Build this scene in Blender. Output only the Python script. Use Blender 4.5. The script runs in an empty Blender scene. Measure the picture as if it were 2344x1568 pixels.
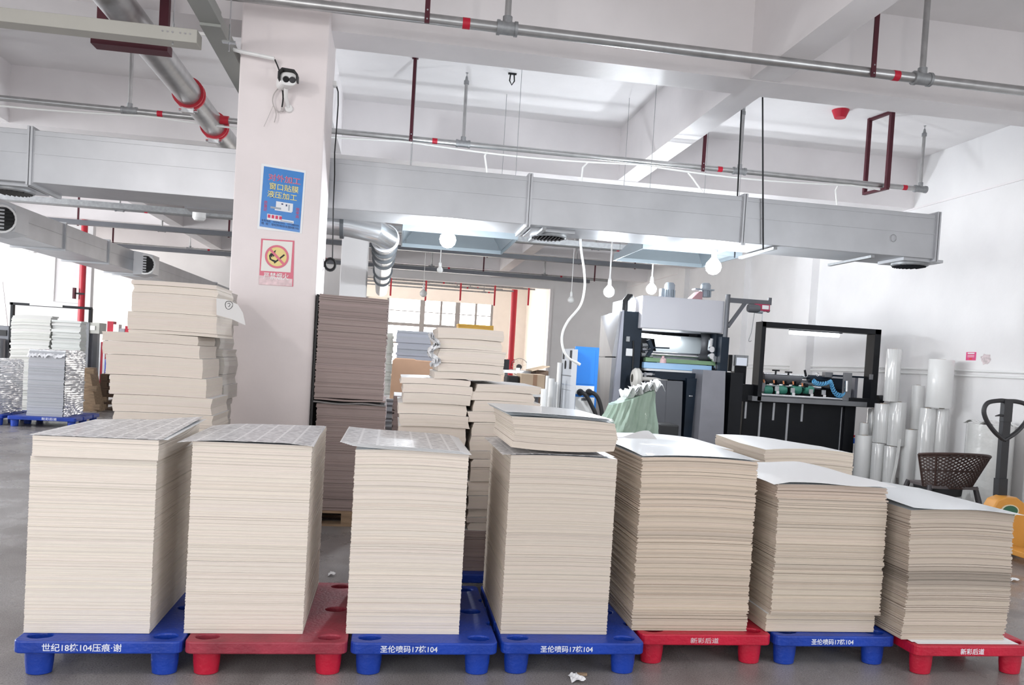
import bpy, bmesh, math, random
from math import sin, cos, pi, radians, sqrt
from mathutils import Vector as V, Matrix
S = bpy.context.scene
COL = S.collection
# ------------------------------------------------------------ camera
YAW, PITCH, ROLL, FPX, CX, CY, EYE = radians(8.5917), radians(-1.84), radians(3.3843), 1828.46, 1172.0, 880.72, 1.5
_f = V((sin(YAW)*cos(PITCH), cos(YAW)*cos(PITCH), sin(PITCH)))
_r = V((cos(YAW), -sin(YAW), 0)); _u = _r.cross(_f)
_r, _u = cos(ROLL)*_r+sin(ROLL)*_u, -sin(ROLL)*_r+cos(ROLL)*_u
CAM = V((0, 0, EYE))
cd = bpy.data.cameras.new('camera'); cam = bpy.data.objects.new('camera', cd); COL.objects.link(cam)
cam.matrix_world = Matrix(((_r.x, _u.x, -_f.x, 0), (_r.y, _u.y, -_f.y, 0), (_r.z, _u.z, -_f.z, EYE), (0, 0, 0, 1)))
cd.sensor_width = 36; cd.sensor_fit = 'HORIZONTAL'; cd.lens = FPX*36/2344
cd.shift_y = (CY-784)/2344; cd.clip_start = .05; cd.clip_end = 200
S.camera = cam
def P(x, y, **k):
    """point of the place seen at a photograph pixel, on the plane X=, Y= or Z= where that thing stands"""
    d = (x-CX)/FPX*_r-(y-CY)/FPX*_u+_f
    a, v = next(iter(k.items())); i = 'XYZ'.index(a)
    return CAM+d*((v-CAM[i])/d[i])
# ------------------------------------------------------------ world, lights, exposure
S.view_settings.view_transform = 'Standard'; S.view_settings.look = 'None'
S.view_settings.gamma = 1; S.view_settings.use_curve_mapping = False
S.view_settings.exposure = 0.15
W = bpy.data.worlds.new('sky'); S.world = W; W.use_nodes = True
bgn = W.node_tree.nodes['Background']; bgn.inputs[0].default_value = (.86, .93, 1, 1); bgn.inputs[1].default_value = 1.0
def area(name, loc, target, sx, sy, power, color=(1, 1, 1), spread=150):
    l = bpy.data.lights.new(name, 'AREA'); l.shape = 'RECTANGLE'; l.size = sx; l.size_y = sy; l.energy = power; l.color = color
    l.spread = radians(spread); o = bpy.data.objects.new(name, l); COL.objects.link(o); o.location = loc
    o.rotation_euler = (V(target)-V(loc)).to_track_quat('-Z', 'Y').to_euler(); return o
area('daylight_door', (-3.2, -3.5, 2.3), (.4, 6, 1.6), 7, 3.4, 215, (1, .955, .925), 180)
for _k, (_x, _y, _e) in enumerate(((-3.2, 1.9, 100), (2.8, 1.2, 50))):  # unseen fill lights, added to brighten column, beams and front ceiling; no fittings
    _l = bpy.data.lights.new('front_bay_fill', 'POINT'); _l.energy = _e; _l.color = (1, .95, .93); _l.shadow_soft_size = .12
    _o = bpy.data.objects.new('front_bay_fill', _l); COL.objects.link(_o); _o.location = (_x, _y, 3.7)
area('daylight_side_windows', (-12.7, 11.6, 2.8), (0, 11.6, 2.6), 9, 2.6, 980, (.96, .98, 1))
area('daylight_near_windows', (7.7, -1.5, 2.6), (0, 5, 1.5), 4.5, 2.4, 85, (.97, .98, 1))
area('daylight_far_room', (-8.6, 31.6, 2.6), (3, 31.6, 2.2), 7, 2.6, 560, (1, .93, .85))
area('daylight_mid_windows', (-12.7, 18.4, 2.8), (0, 18.4, 2.4), 5, 2.6, 250, (.98, .98, 1))
area('daylight_back_windows', (-12.7, 24.5, 2.8), (0, 24.5, 2.2), 4.4, 2.6, 330, (1, .97, .94))
# ------------------------------------------------------------ materials
_m = {}
def mat(name, col, rough=.6, metal=0., bump=0., bscale=40., var=0., vscale=3., vcol=False, spec=.5, emit=None, alpha=1., trans=0., stretch=None, coat=0.):
    if name in _m: return _m[name]
    m = bpy.data.materials.new(name); m.use_nodes = True; nt = m.node_tree; b = nt.nodes['Principled BSDF']; _m[name] = m
    c = (*col, 1) if len(col) == 3 else col
    b.inputs['Base Color'].default_value = c; b.inputs['Roughness'].default_value = rough; b.inputs['Metallic'].default_value = metal
    b.inputs['Specular IOR Level'].default_value = spec; b.inputs['Alpha'].default_value = alpha
    b.inputs['Transmission Weight'].default_value = trans; b.inputs['Coat Weight'].default_value = coat
    tc = nt.nodes.new('ShaderNodeTexCoord'); src = tc.outputs['Object']
    if stretch:
        mp = nt.nodes.new('ShaderNodeMapping'); mp.inputs['Scale'].default_value = stretch; nt.links.new(src, mp.inputs[0]); src = mp.outputs[0]
    last = None
    if vcol:
        a = nt.nodes.new('ShaderNodeVertexColor'); a.layer_name = 'Col'; last = a.outputs[0]
    n = nt.nodes.new('ShaderNodeTexNoise'); n.inputs['Scale'].default_value = vscale; n.inputs['Detail'].default_value = 6
    nt.links.new(src, n.inputs['Vector'])
    if var or vcol:
        r = nt.nodes.new('ShaderNodeValToRGB'); nt.links.new(n.outputs['Fac'], r.inputs[0])
        r.color_ramp.elements[0].position = .3; r.color_ramp.elements[1].position = .7
        lo, hi = 1-var, 1+var*.4
        r.color_ramp.elements[0].color = (lo, lo, lo, 1); r.color_ramp.elements[1].color = (hi, hi, hi, 1)
        x = nt.nodes.new('ShaderNodeMix'); x.data_type = 'RGBA'; x.blend_type = 'MULTIPLY'; x.inputs[0].default_value = 1
        if last: nt.links.new(last, x.inputs[6])
        else: x.inputs[6].default_value = c
        nt.links.new(r.outputs[0], x.inputs[7]); nt.links.new(x.outputs[2], b.inputs['Base Color'])
    if bump:
        n2 = nt.nodes.new('ShaderNodeTexNoise'); n2.inputs['Scale'].default_value = bscale; n2.inputs['Detail'].default_value = 5
        nt.links.new(src, n2.inputs['Vector'])
        bp = nt.nodes.new('ShaderNodeBump'); bp.inputs['Strength'].default_value = bump; bp.inputs['Distance'].default_value = .01
        nt.links.new(n2.outputs['Fac'], bp.inputs['Height']); nt.links.new(bp.outputs[0], b.inputs['Normal'])
    if emit:
        b.inputs['Emission Color'].default_value = (*emit[:3], 1); b.inputs['Emission Strength'].default_value = emit[3]
    return m
WALL = mat('painted_plaster', (.84, .83, .83), .7, bump=.25, bscale=9, var=.06, vscale=1.2)
COLUMN = mat('column_plaster', (.86, .79, .785), .65, bump=.3, bscale=7, var=.08, vscale=1.5)
CEIL = mat('ceiling_paint', (.84, .82, .82), .75, bump=.2, bscale=12, var=.05, vscale=1.5)
BEAM = mat('beam_gloss_paint', (.84, .81, .815), .45, bump=.35, bscale=6, var=.05, vscale=2)
EDGE = mat('board_edge', (.8, .74, .66), .8, vcol=True, var=.05, vscale=10, stretch=(1, 1, 30), bump=.15, bscale=30)
GALV = mat('galvanised_sheet', (.52, .53, .55), .42, .65, bump=.12, bscale=3, var=.10, vscale=2.5)
GALVP = mat('galvanised_pipe', (.50, .50, .50), .34, .85, var=.15, vscale=9)
FITTING = mat('pipe_fitting', (.34, .35, .36), .5, .5, var=.2, vscale=20)
OXIDE = mat('oxide_red_steel', (.075, .008, .018), .55, .1)
REDP = mat('red_paint', (.50, .012, .03), .4, var=.1)
REDTAPE = mat('red_tape', (.52, .005, .03), .5)
BLUEP = mat('blue_plastic', (.006, .045, .36), .42, bump=.3, bscale=55, var=.22, vscale=6)
REDPL = mat('red_plastic', (.50, .008, .035), .40, bump=.3, bscale=55, var=.15, vscale=6)
REDWORN = mat('worn_red_plastic', (.34, .035, .06), .5, bump=.3, bscale=55, var=.35, vscale=7)
WHITE = mat('white_paper', (.86, .87, .88), .5)
GLOSSW = mat('coated_white_board', (.80, .84, .87), .30, spec=.6, coat=.12, var=.03)
BLACK = mat('black_steel', (.008, .009, .012), .45, .1, spec=.3, var=.2)
NAVY = mat('blue_black_enamel', (.012, .022, .038), .45, .1, spec=.3, var=.3, vscale=4)
GREYM = mat('grey_enamel', (.13, .135, .15), .42, .3, var=.08)
STEEL = mat('brushed_steel', (.24, .245, .26), .4, .5, bump=.2, bscale=20, stretch=(1, 1, .2), var=.1)
SILVER = mat('pearl_grey_enamel', (.30, .31, .36), .42, .35)
CHROME = mat('chrome', (.75, .76, .78), .12, 1.)
DARK = mat('rubber_black', (.012, .012, .013), .6)
WOOD = mat('rough_pallet_wood', (.36, .25, .16), .8, var=.4, vscale=5, bump=.4, stretch=(1, 6, 6))
DWOOD = mat('dark_pallet_wood', (.12, .075, .05), .8, var=.4, vscale=5, bump=.4)
KRAFT = mat('kraft_cardboard', (.36, .22, .14), .75, var=.12, vscale=4)
KRAFTL = mat('light_kraft_cardboard', (.55, .42, .30), .75, var=.08)
WPLAST = mat('white_plastic', (.85, .85, .84), .35)
CABLE = mat('white_cable', (.8, .8, .78), .5)
FILM = mat('clear_film_roll', (.78, .78, .77), .12, spec=.8, coat=.6, var=.10, vscale=9, stretch=(6, 6, .15))
YEL = mat('jack_yellow', (.75, .34, .06), .35, var=.12, bump=.05)
BULB = mat('lit_bulb', (1, 1, 1), .3, emit=(.88, .94, 1, 80))
TUBE = mat('lit_tube', (1, 1, 1), .3, emit=(.95, .98, 1, 7))
def floor_mat():
    m = mat('terrazzo_floor', (.30, .295, .29), .42, var=.0); nt = m.node_tree; b = nt.nodes['Principled BSDF']
    tc = nt.nodes.new('ShaderNodeTexCoord')
    def noise(s, d, st=None):
        n = nt.nodes.new('ShaderNodeTexNoise'); n.inputs['Scale'].default_value = s; n.inputs['Detail'].default_value = d
        if st:
            mp = nt.nodes.new('ShaderNodeMapping'); mp.inputs['Scale'].default_value = st; nt.links.new(tc.outputs['Object'], mp.inputs[0]); nt.links.new(mp.outputs[0], n.inputs['Vector'])
        else: nt.links.new(tc.outputs['Object'], n.inputs['Vector'])
        return n
    def mul(a, bq):
        x = nt.nodes.new('ShaderNodeMix'); x.data_type = 'RGBA'; x.blend_type = 'MULTIPLY'; x.inputs[0].default_value = 1
        nt.links.new(a, x.inputs[6]); nt.links.new(bq, x.inputs[7]); return x.outputs[2]
    def ramp(src, p0, c0, p1, c1):
        r = nt.nodes.new('ShaderNodeValToRGB'); nt.links.new(src, r.inputs[0]); e = r.color_ramp.elements
        e[0].position = p0; e[0].color = (*c0, 1); e[1].position = p1; e[1].color = (*c1, 1); return r.outputs[0]
    a = ramp(noise(.7, 5, (.6, 1.6, 1)).outputs['Fac'], .3, (.22, .20, .195), .7, (.35, .335, .33))
    g = ramp(noise(150, 2).outputs['Fac'], .36, (.62, .62, .62), .60, (1.12, 1.12, 1.12))
    st = ramp(noise(5, 6, (1, .35, 1)).outputs['Fac'], .34, (.78, .77, .76), .55, (1, 1, 1))
    nt.links.new(mul(mul(a, g), st), b.inputs['Base Color'])
    rr = ramp(noise(4, 4).outputs['Fac'], .3, (.20,)*3, .7, (.42,)*3); nt.links.new(rr, b.inputs['Roughness'])
    return m
FLOOR = floor_mat()
def print_mat():
    m = mat('printed_grey_sheet', (.62, .62, .63), .38, coat=.1); nt = m.node_tree; b = nt.nodes['Principled BSDF']
    tc = nt.nodes.new('ShaderNodeTexCoord')
    br = nt.nodes.new('ShaderNodeTexBrick'); br.offset = 0; br.inputs['Scale'].default_value = 1
    br.inputs['Brick Width'].default_value = .085; br.inputs['Row Height'].default_value = .055; br.inputs['Mortar Size'].default_value = .006
    br.inputs['Color1'].default_value = (.26, .26, .28, 1); br.inputs['Color2'].default_value = (.38, .37, .38, 1); br.inputs['Mortar'].default_value = (.80, .80, .81, 1)
    nt.links.new(tc.outputs['Object'], br.inputs['Vector'])
    n = nt.nodes.new('ShaderNodeTexNoise'); n.inputs['Scale'].default_value = 1; n.inputs['Detail'].default_value = 3
    mp = nt.nodes.new('ShaderNodeMapping'); mp.inputs['Scale'].default_value = (30, 120, 1); nt.links.new(tc.outputs['Object'], mp.inputs[0]); nt.links.new(mp.outputs[0], n.inputs['Vector'])
    r = nt.nodes.new('ShaderNodeValToRGB'); nt.links.new(n.outputs['Fac'], r.inputs[0]); r.color_ramp.elements[0].position = .46; r.color_ramp.elements[1].position = .54
    x = nt.nodes.new('ShaderNodeMix'); x.data_type = 'RGBA'; nt.links.new(r.outputs[0], x.inputs[0]); nt.links.new(br.outputs['Color'], x.inputs[6]); x.inputs[7].default_value = (.74, .74, .75, 1)
    nt.links.new(x.outputs[2], b.inputs['Base Color']); return m
PRINT = print_mat()
# ------------------------------------------------------------ helpers
def tag(o, label=None, cat=None, group=None, kind=None):
    if label: o['label'] = label
    if cat: o['category'] = cat
    if group: o['group'] = group
    if kind: o['kind'] = kind
    return o
def thing(name, loc, label, cat, group=None):
    o = bpy.data.objects.new(name, None); COL.objects.link(o); o.location = loc; o.empty_display_size = .1
    return tag(o, label, cat, group)
class M:
    def __init__(s): s.v, s.f, s.m, s.c, s.cm = [], [], [], [], 0
    def add(s, vs, fs, m=None):
        k = len(s.v); s.v += [tuple(p) for p in vs]; s.f += [tuple(i+k for i in f) for f in fs]; s.m += [s.cm if m is None else m]*len(fs); return s
    def box(s, x0, x1, y0, y1, z0, z1, T=None):
        vs = [V((x, y, z)) for z in (z0, z1) for y in (y0, y1) for x in (x0, x1)]
        if T: vs = [T @ p for p in vs]
        return s.add(vs, [(0, 2, 3, 1), (4, 5, 7, 6), (0, 1, 5, 4), (2, 6, 7, 3), (0, 4, 6, 2), (1, 3, 7, 5)])
    def bar(s, p, q, w, h=None, up=(0, 0, 1)):
        p, q = V(p), V(q); h = h or w; d = (q-p).normalized(); u = V(up)
        if abs(d.dot(u)) > .98: u = V((0, 1, 0))
        a = d.cross(u).normalized()*w/2; b = a.cross(d).normalized()*h/2
        vs = [e+i*a+j*b for e in (p, q) for i, j in ((-1, -1), (1, -1), (1, 1), (-1, 1))]
        return s.add(vs, [(0, 3, 2, 1), (4, 5, 6, 7)]+[(i, (i+1) % 4, (i+1) % 4+4, i+4) for i in range(4)])
    def tube(s, pts, r, n=10, caps=True, squash=None):
        pts = [V(p) for p in pts]; k = len(s.v); prev = None; L = len(pts)
        for i, p in enumerate(pts):
            d = ((pts[min(i+1, L-1)]-pts[max(i-1, 0)])).normalized()
            a = prev-d*prev.dot(d) if prev else d.orthogonal()
            if a.length < 1e-5: a = d.orthogonal()
            a.normalize(); prev = a; b = d.cross(a); rr = r[i] if isinstance(r, (list, tuple)) else r
            for j in range(n):
                t = 2*pi*j/n; s.v.append(tuple(p+rr*(cos(t)*a+sin(t)*b)))
        for i in range(L-1):
            for j in range(n):
                s.f.append((k+i*n+j, k+i*n+(j+1) % n, k+(i+1)*n+(j+1) % n, k+(i+1)*n+j)); s.m.append(s.cm)
        if caps:
            s.f.append(tuple(k+j for j in reversed(range(n)))); s.f.append(tuple(k+(L-1)*n+j for j in range(n))); s.m += [s.cm]*2
        return s
    def cyl(s, p, q, r, n=16): return s.tube([p, q], r, n)
    def lathe(s, prof, c=(0, 0, 0), n=20, axis='z', sy=1.):
        k = len(s.v); c = V(c)
        for r, z in prof:
            for j in range(n):
                t = 2*pi*j/n; a, b = r*cos(t), r*sin(t)*sy
                s.v.append(tuple(c+(V((a, b, z)) if axis == 'z' else V((z, a, b)) if axis == 'x' else V((a, z, b)))))
        for i in range(len(prof)-1):
            for j in range(n):
                s.f.append((k+i*n+j, k+i*n+(j+1) % n, k+(i+1)*n+(j+1) % n, k+(i+1)*n+j)); s.m.append(s.cm)
        return s
    def prism(s, poly, axis, a, b):
        n = len(poly)
        def mk(p, t): return (t, p[0], p[1]) if axis == 'x' else (p[0], t, p[1]) if axis == 'y' else (p[0], p[1], t)
        return s.add([mk(p, a) for p in poly]+[mk(p, b) for p in poly], [tuple(range(n)), tuple(reversed(range(n, 2*n)))]+[(i, i+n, (i+1) % n+n, (i+1) % n) for i in range(n)])
    def hexa(s, P8): return s.add(P8, [(0, 3, 2, 1), (4, 5, 6, 7), (0, 1, 5, 4), (1, 2, 6, 5), (2, 3, 7, 6), (3, 0, 4, 7)])
    def grid(s, fn, nu, nv, th=.001):
        k = len(s.v); N = (nu+1)*(nv+1)
        top = [V(fn(i/nu, j/nv)) for j in range(nv+1) for i in range(nu+1)]
        s.v += [tuple(p) for p in top]+[tuple(p-V((0, 0, th))) for p in top]
        I = lambda i, j: k+j*(nu+1)+i
        for j in range(nv):
            for i in range(nu):
                s.f.append((I(i, j), I(i+1, j), I(i+1, j+1), I(i, j+1))); s.f.append((I(i, j)+N, I(i, j+1)+N, I(i+1, j+1)+N, I(i+1, j)+N)); s.m += [s.cm]*2
        ed = [(I(i, 0), I(i+1, 0)) for i in range(nu)]+[(I(nu, j), I(nu, j+1)) for j in range(nv)]+[(I(i+1, nv), I(i, nv)) for i in range(nu)]+[(I(0, j+1), I(0, j)) for j in range(nv)]
        for a, b in ed: s.f.append((a+N, b+N, b, a)); s.m.append(s.cm)
        return s
    def build(s, name, mats, parent=None, smooth=False, bevel=0., origin=None, fix=True):
        mats = mats if isinstance(mats, (list, tuple)) else [mats]
        if parent is not None: o0 = parent_world(parent)
        elif origin is not None: o0 = V(origin)
        else:
            xs, ys, zs = zip(*s.v); o0 = V(((min(xs)+max(xs))/2, (min(ys)+max(ys))/2, min(zs)))
        me = bpy.data.meshes.new(name); me.from_pydata([tuple(V(p)-o0) for p in s.v], [], s.f)
        for m in mats: me.materials.append(m)
        me.polygons.foreach_set('material_index', s.m)
        if s.c:
            at = me.color_attributes.new('Col', 'FLOAT_COLOR', 'POINT'); flat = []
            for c in s.c: flat += [c[0], c[1], c[2], 1]
            at.data.foreach_set('color', flat)
        if fix:
            bm = bmesh.new(); bm.from_mesh(me); bmesh.ops.recalc_face_normals(bm, faces=bm.faces); bm.to_mesh(me); bm.free()
        me.polygons.foreach_set('use_smooth', [bool(smooth)]*len(me.polygons)); me.update()
        o = bpy.data.objects.new(name, me); COL.objects.link(o)
        if parent is not None: o.parent = parent
        else: o.location = o0
        if smooth is True or bevel:
            if smooth:
                md = o.modifiers.new('edge', 'EDGE_SPLIT'); md.split_angle = radians(35)
        if bevel:
            md = o.modifiers.new('bev', 'BEVEL'); md.width = bevel; md.segments = 2; md.limit_method = 'ANGLE'; md.angle_limit = radians(40)
        return o
def parent_world(p):
    w = V(p.location)
    while p.parent: p = p.parent; w += V(p.location)
    return w
def box(name, mats, x0, x1, y0, y1, z0, z1, parent=None, bevel=0.): return M().box(x0, x1, y0, y1, z0, z1).build(name, mats, parent, bevel=bevel)
def struct(o): o['kind'] = 'structure'; return o
def copy_tree(o, parent=None):
    c = o.copy(); COL.objects.link(c)
    if parent: c.parent = parent
    for ch in list(o.children): copy_tree(ch, c)
    return c
def text(body, size, loc, m, parent, name='lettering', xdir=(1, 0, 0), zdir=(0, 0, 1), bold=.0, width=None, align='LEFT', depth=.0004, squash=1.):
    cu = bpy.data.curves.new('t', 'FONT'); cu.body = body; cu.size = size; cu.align_x = align; cu.align_y = 'BOTTOM_BASELINE'; cu.offset = bold; cu.extrude = depth; cu.resolution_u = 3
    tmp = bpy.data.objects.new('t', cu); COL.objects.link(tmp); dg = bpy.context.evaluated_depsgraph_get(); dg.update()
    me = bpy.data.meshes.new_from_object(tmp.evaluated_get(dg)); bpy.data.objects.remove(tmp); bpy.data.curves.remove(cu)
    sx = 1.
    if width and len(me.vertices):
        xs = [v.co.x for v in me.vertices]; sx = width/(max(xs)-min(xs))
    X, Z = V(xdir).normalized(), V(zdir).normalized(); N = X.cross(Z); o0 = parent_world(parent) if parent else V(loc)
    for v in me.vertices:
        p = V(v.co); v.co = V(loc)+X*p.x*sx+Z*p.y*squash+N*p.z-o0
    me.materials.clear(); me.materials.append(m); me.update()
    o = bpy.data.objects.new(name, me); COL.objects.link(o)
    if parent: o.parent = parent
    else: o.location = o0
    return o
# a pile of sheets: one thin band per layer, each a hair out of line with the next
CREAM, TAN, BROWN, GREYB = (.80, .735, .665), (.66, .565, .47), (.335, .265, .25), (.50, .50, .49)
def stack(x0, x1, y0, y1, z0, z1, n, col=CREAM, gd=.006, jit=.0015, seed=0, curl=None, offs=None, groove=.06, tone=.05, topcol=None, segs=8, tonef=None, drift=.0, corner=0.):
    R = random.Random(seed); m = M(); us = [-1+2*i/segs for i in range(segs+1)]
    per = [(u, -1) for u in us[:-1]]+[(1, u) for u in us[:-1]]+[(-u, 1) for u in us[:-1]]+[(-1, -u) for u in us[:-1]]
    n4 = len(per); xc, yc, hw, hd = (x0+x1)/2, (y0+y1)/2, (x1-x0)/2, (y1-y0)/2
    hs = [R.uniform(.7, 1.3) for _ in range(n)]; T = sum(hs); z = z0; sh = [0, 0]; first = True; cc = 1.
    def pos(u, v, zz, e):
        t = (zz-z0)/max(1e-6, z1-z0); dx, dy = offs(t) if offs else (0, 0); cz = curl(u, v, t) if curl else 0
        return (xc+u*hw+dx+sh[0]+(e[0] if u < 0 else e[1])*abs(u), yc+v*hd+dy+sh[1]+(e[2] if v < 0 else e[3])*abs(v), zz+cz)
    def ring(zz, e, c):
        nonlocal first
        k = len(m.v)
        for u, v in per: m.v.append(pos(u, v, zz, e)); m.c.append(c)
        if not first:
            for j in range(n4): m.f.append((k-n4+j, k-n4+(j+1) % n4, k+(j+1) % n4, k+j)); m.m.append(0)
        first = False
    run = 0
    for k in range(n):
        h = hs[k]/T*(z1-z0)
        if drift: sh = [sh[0]+R.gauss(0, drift), sh[1]+R.gauss(0, drift)]
        if run <= 0: run = R.randint(2, 9); cc = 1+R.uniform(-tone, tone)
        run -= 1
        q = cc*(1+R.uniform(-tone, tone)*.5)*(tonef((z-z0)/(z1-z0)) if tonef else 1)
        c = tuple(min(1, a*q*(1+R.uniform(-.012, .012))) for a in col)
        e = [R.gauss(0, jit) for _ in range(4)]
        if R.random() < groove:
            g = [gd, -gd, gd, -gd]; dc = tuple(a*.8 for a in c)
            ring(z, g, dc); ring(z+min(.0022, h*.4), g, dc); ring(z+min(.0022, h*.4), e, c)
        else: ring(z, e, c)
        ring(z+h, e, c); z += h
    # lids
    m.f.append(tuple(reversed(range(n4)))); m.m.append(0)
    k = len(m.v); N = segs+1; tcl = topcol or (.8, .8, .8)
    for j in range(N):
        for i in range(N): m.v.append(pos(us[i], us[j], z1, e)); m.c.append(tcl)
    for j in range(segs):
        for i in range(segs): m.f.append((k+j*N+i, k+j*N+i+1, k+(j+1)*N+i+1, k+(j+1)*N+i)); m.m.append(1)
    return m
def pile(name, label, cat, m, top=GLOSSW, group=None, parent=None):
    o = m.build(name, [EDGE, top], parent, fix=False)
    if parent is None: tag(o, label, cat, group)
    return o
# ============================================================ SETTING
ZB, ZC, XW = 4.21, 4.97, 7.9
struct(box('floor', FLOOR, -13, 9, -4, 38, -.1, 0))
struct(box('ceiling', CEIL, -13, 8.1, -3.8, 37, ZC, ZC+.12))
struct(box('wall_right', WALL, XW, XW+.2, 1.2, 37, 0, ZC))
m = M().box(XW, XW+.2, -3.8, 1.2, 0, 1.0).box(XW, XW+.2, -3.8, 1.2, 4.2, ZC); struct(m.build('wall_right_near', WALL))
m = M().box(-13.2, -13, -3.8, 37, 0, 1.3).box(-13.2, -13, -3.8, 37, 4.2, ZC)
for y in (-3.8, 3, 8.6, 14.2, 19.8, 25.4, 31, 36.6): m.box(-13.2, -13, y, y+.4, 1.3, 4.2)
struct(m.build('wall_left', WALL))
# partition at the back of the hall with the wide opening into the far room
YP = 27.0
oL, oR = P(837, 700, Y=YP).x, P(1264, 700, Y=YP).x; oT = P(1050, 646, Y=YP).z
m = M().box(oR, XW, YP, YP+.25, 0, ZC).box(oL, oR, YP, YP+.25, oT, ZC).box(-13, oL, YP, YP+.25, 0, ZC); struct(m.build('wall_back', WALL))
struct(box('trim_1', BEAM, oR-.10, oR-.002, YP-.04, YP+.3, 0, oT))
YL = 22.0
m = M().box(-13, P(206, 700, Y=YL).x, YL, YL+.2, 0, ZC); struct(m.build('wall_back_left', WALL))
# far room
WARM = mat('warm_plaster', (.86, .80, .74), .7, var=.03)
YF = 36.0
wx = [P(x, 710, Y=YF).x for x in (742, 930, 1128)]; z1, z2 = P(1010, 690, Y=YF).z, P(1010, 744, Y=YF).z; z3, z4 = P(830, 750, Y=YF).z, P(830, 800, Y=YF).z
zw1 = P(1128, 700, Y=YF).z; xa, xb = P(886, 710, Y=YF).x, P(1128, 710, Y=YF).x
m = M().box(-9, xa-.9, YF, YF+.2, 0, ZC).box(xb, 9, YF, YF+.2, 0, ZC).box(xa-.9, xb, YF, YF+.2, z1, ZC).box(xa-.9, xb, YF, YF+.2, 0, .9); struct(m.build('wall_far', WARM))
FRAME = mat('window_frame_grey', (.30, .29, .29), .5); FROST = mat('frosted_blind', (.80, .76, .68), .8)
GLASS = mat('window_glass', (1, 1, 1), .02, trans=1., spec=.5)
w = struct(M().box(xa-.9, xb, YF+.02, YF+.10, z2-.14, z2+.0).build('window_1', FRAME))
cols = [P(x, 710, Y=YF).x for x in (888, 967, 1010, 1048, 1090, 1126)]
for i, x in enumerate(cols): box('window_mullion', FRAME, x-.05*(2.2 if i in (1, 3) else 1), x+.05*(2.2 if i in (1, 3) else 1), YF, YF+.1, .9, z1, w)
box('window_mullion', FRAME, xa-.95, xa-.85, YF, YF+.1, .9, z1, w)
box('window_rail', FRAME, xa-.9, xb, YF, YF+.1, 1.9, 1.98, w)
box('pane', mat('daylit_pane', (1, 1, 1), .3, emit=(1, .97, .93, 9)), xa-.9, xb, YF+.12, YF+.13, .9, z1, w)
box('blind', FROST, xa-.9, xa, YF+.03, YF+.05, z2, z1, w)
box('window_rail', FRAME, xa-.9, xb, YF+.01, YF+.06, (z1+z2)/2-.02, (z1+z2)/2+.02, w)
struct(box('wall_far_right', WARM, 5.9, 6.0, YP+.25, YF, 0, ZC))
# beams and columns of the concrete frame
BY = [2.7, 7.1, 11.5, 15.9, 20.3, 24.7]
for i, y in enumerate(BY): struct(box('ceiling_beam', BEAM, -13, XW, y, y+.4, ZB, ZC))
for x in (3.13, -5.45, -9.8): struct(box('ceiling_beam', BEAM, x, x+.3, -3.8, YP, ZB+.006, ZC))
struct(box('ceiling_beam', BEAM, -1.16, -.86, 7.55, YP, ZB+.006, ZC))
struct(box('trim_2', BEAM, XW-.02, XW, 1.2, YP, ZB-.02, ZB+.01))
CX0, CX1, CY0, CY1 = -1.365, -.665, 6.9, 7.6
struct(M().box(CX0, CX1, CY0, CY1, 0, ZC).build('wall_column_near', COLUMN, bevel=.012))
struct(M().box(P(775, 700, Y=15.7).x, P(835, 700, Y=15.7).x, 15.7, 16.4, 0, ZC).build('wall_column_far', WALL, bevel=.012))
for y in (17.2, 21.0): struct(box('wall_pilaster', WALL, XW-.13, XW, y, y+.6, 0, ZC))
struct(box('wall_pilaster', WALL, XW-.15, XW, 14.2, 14.8, 0, ZC))
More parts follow.
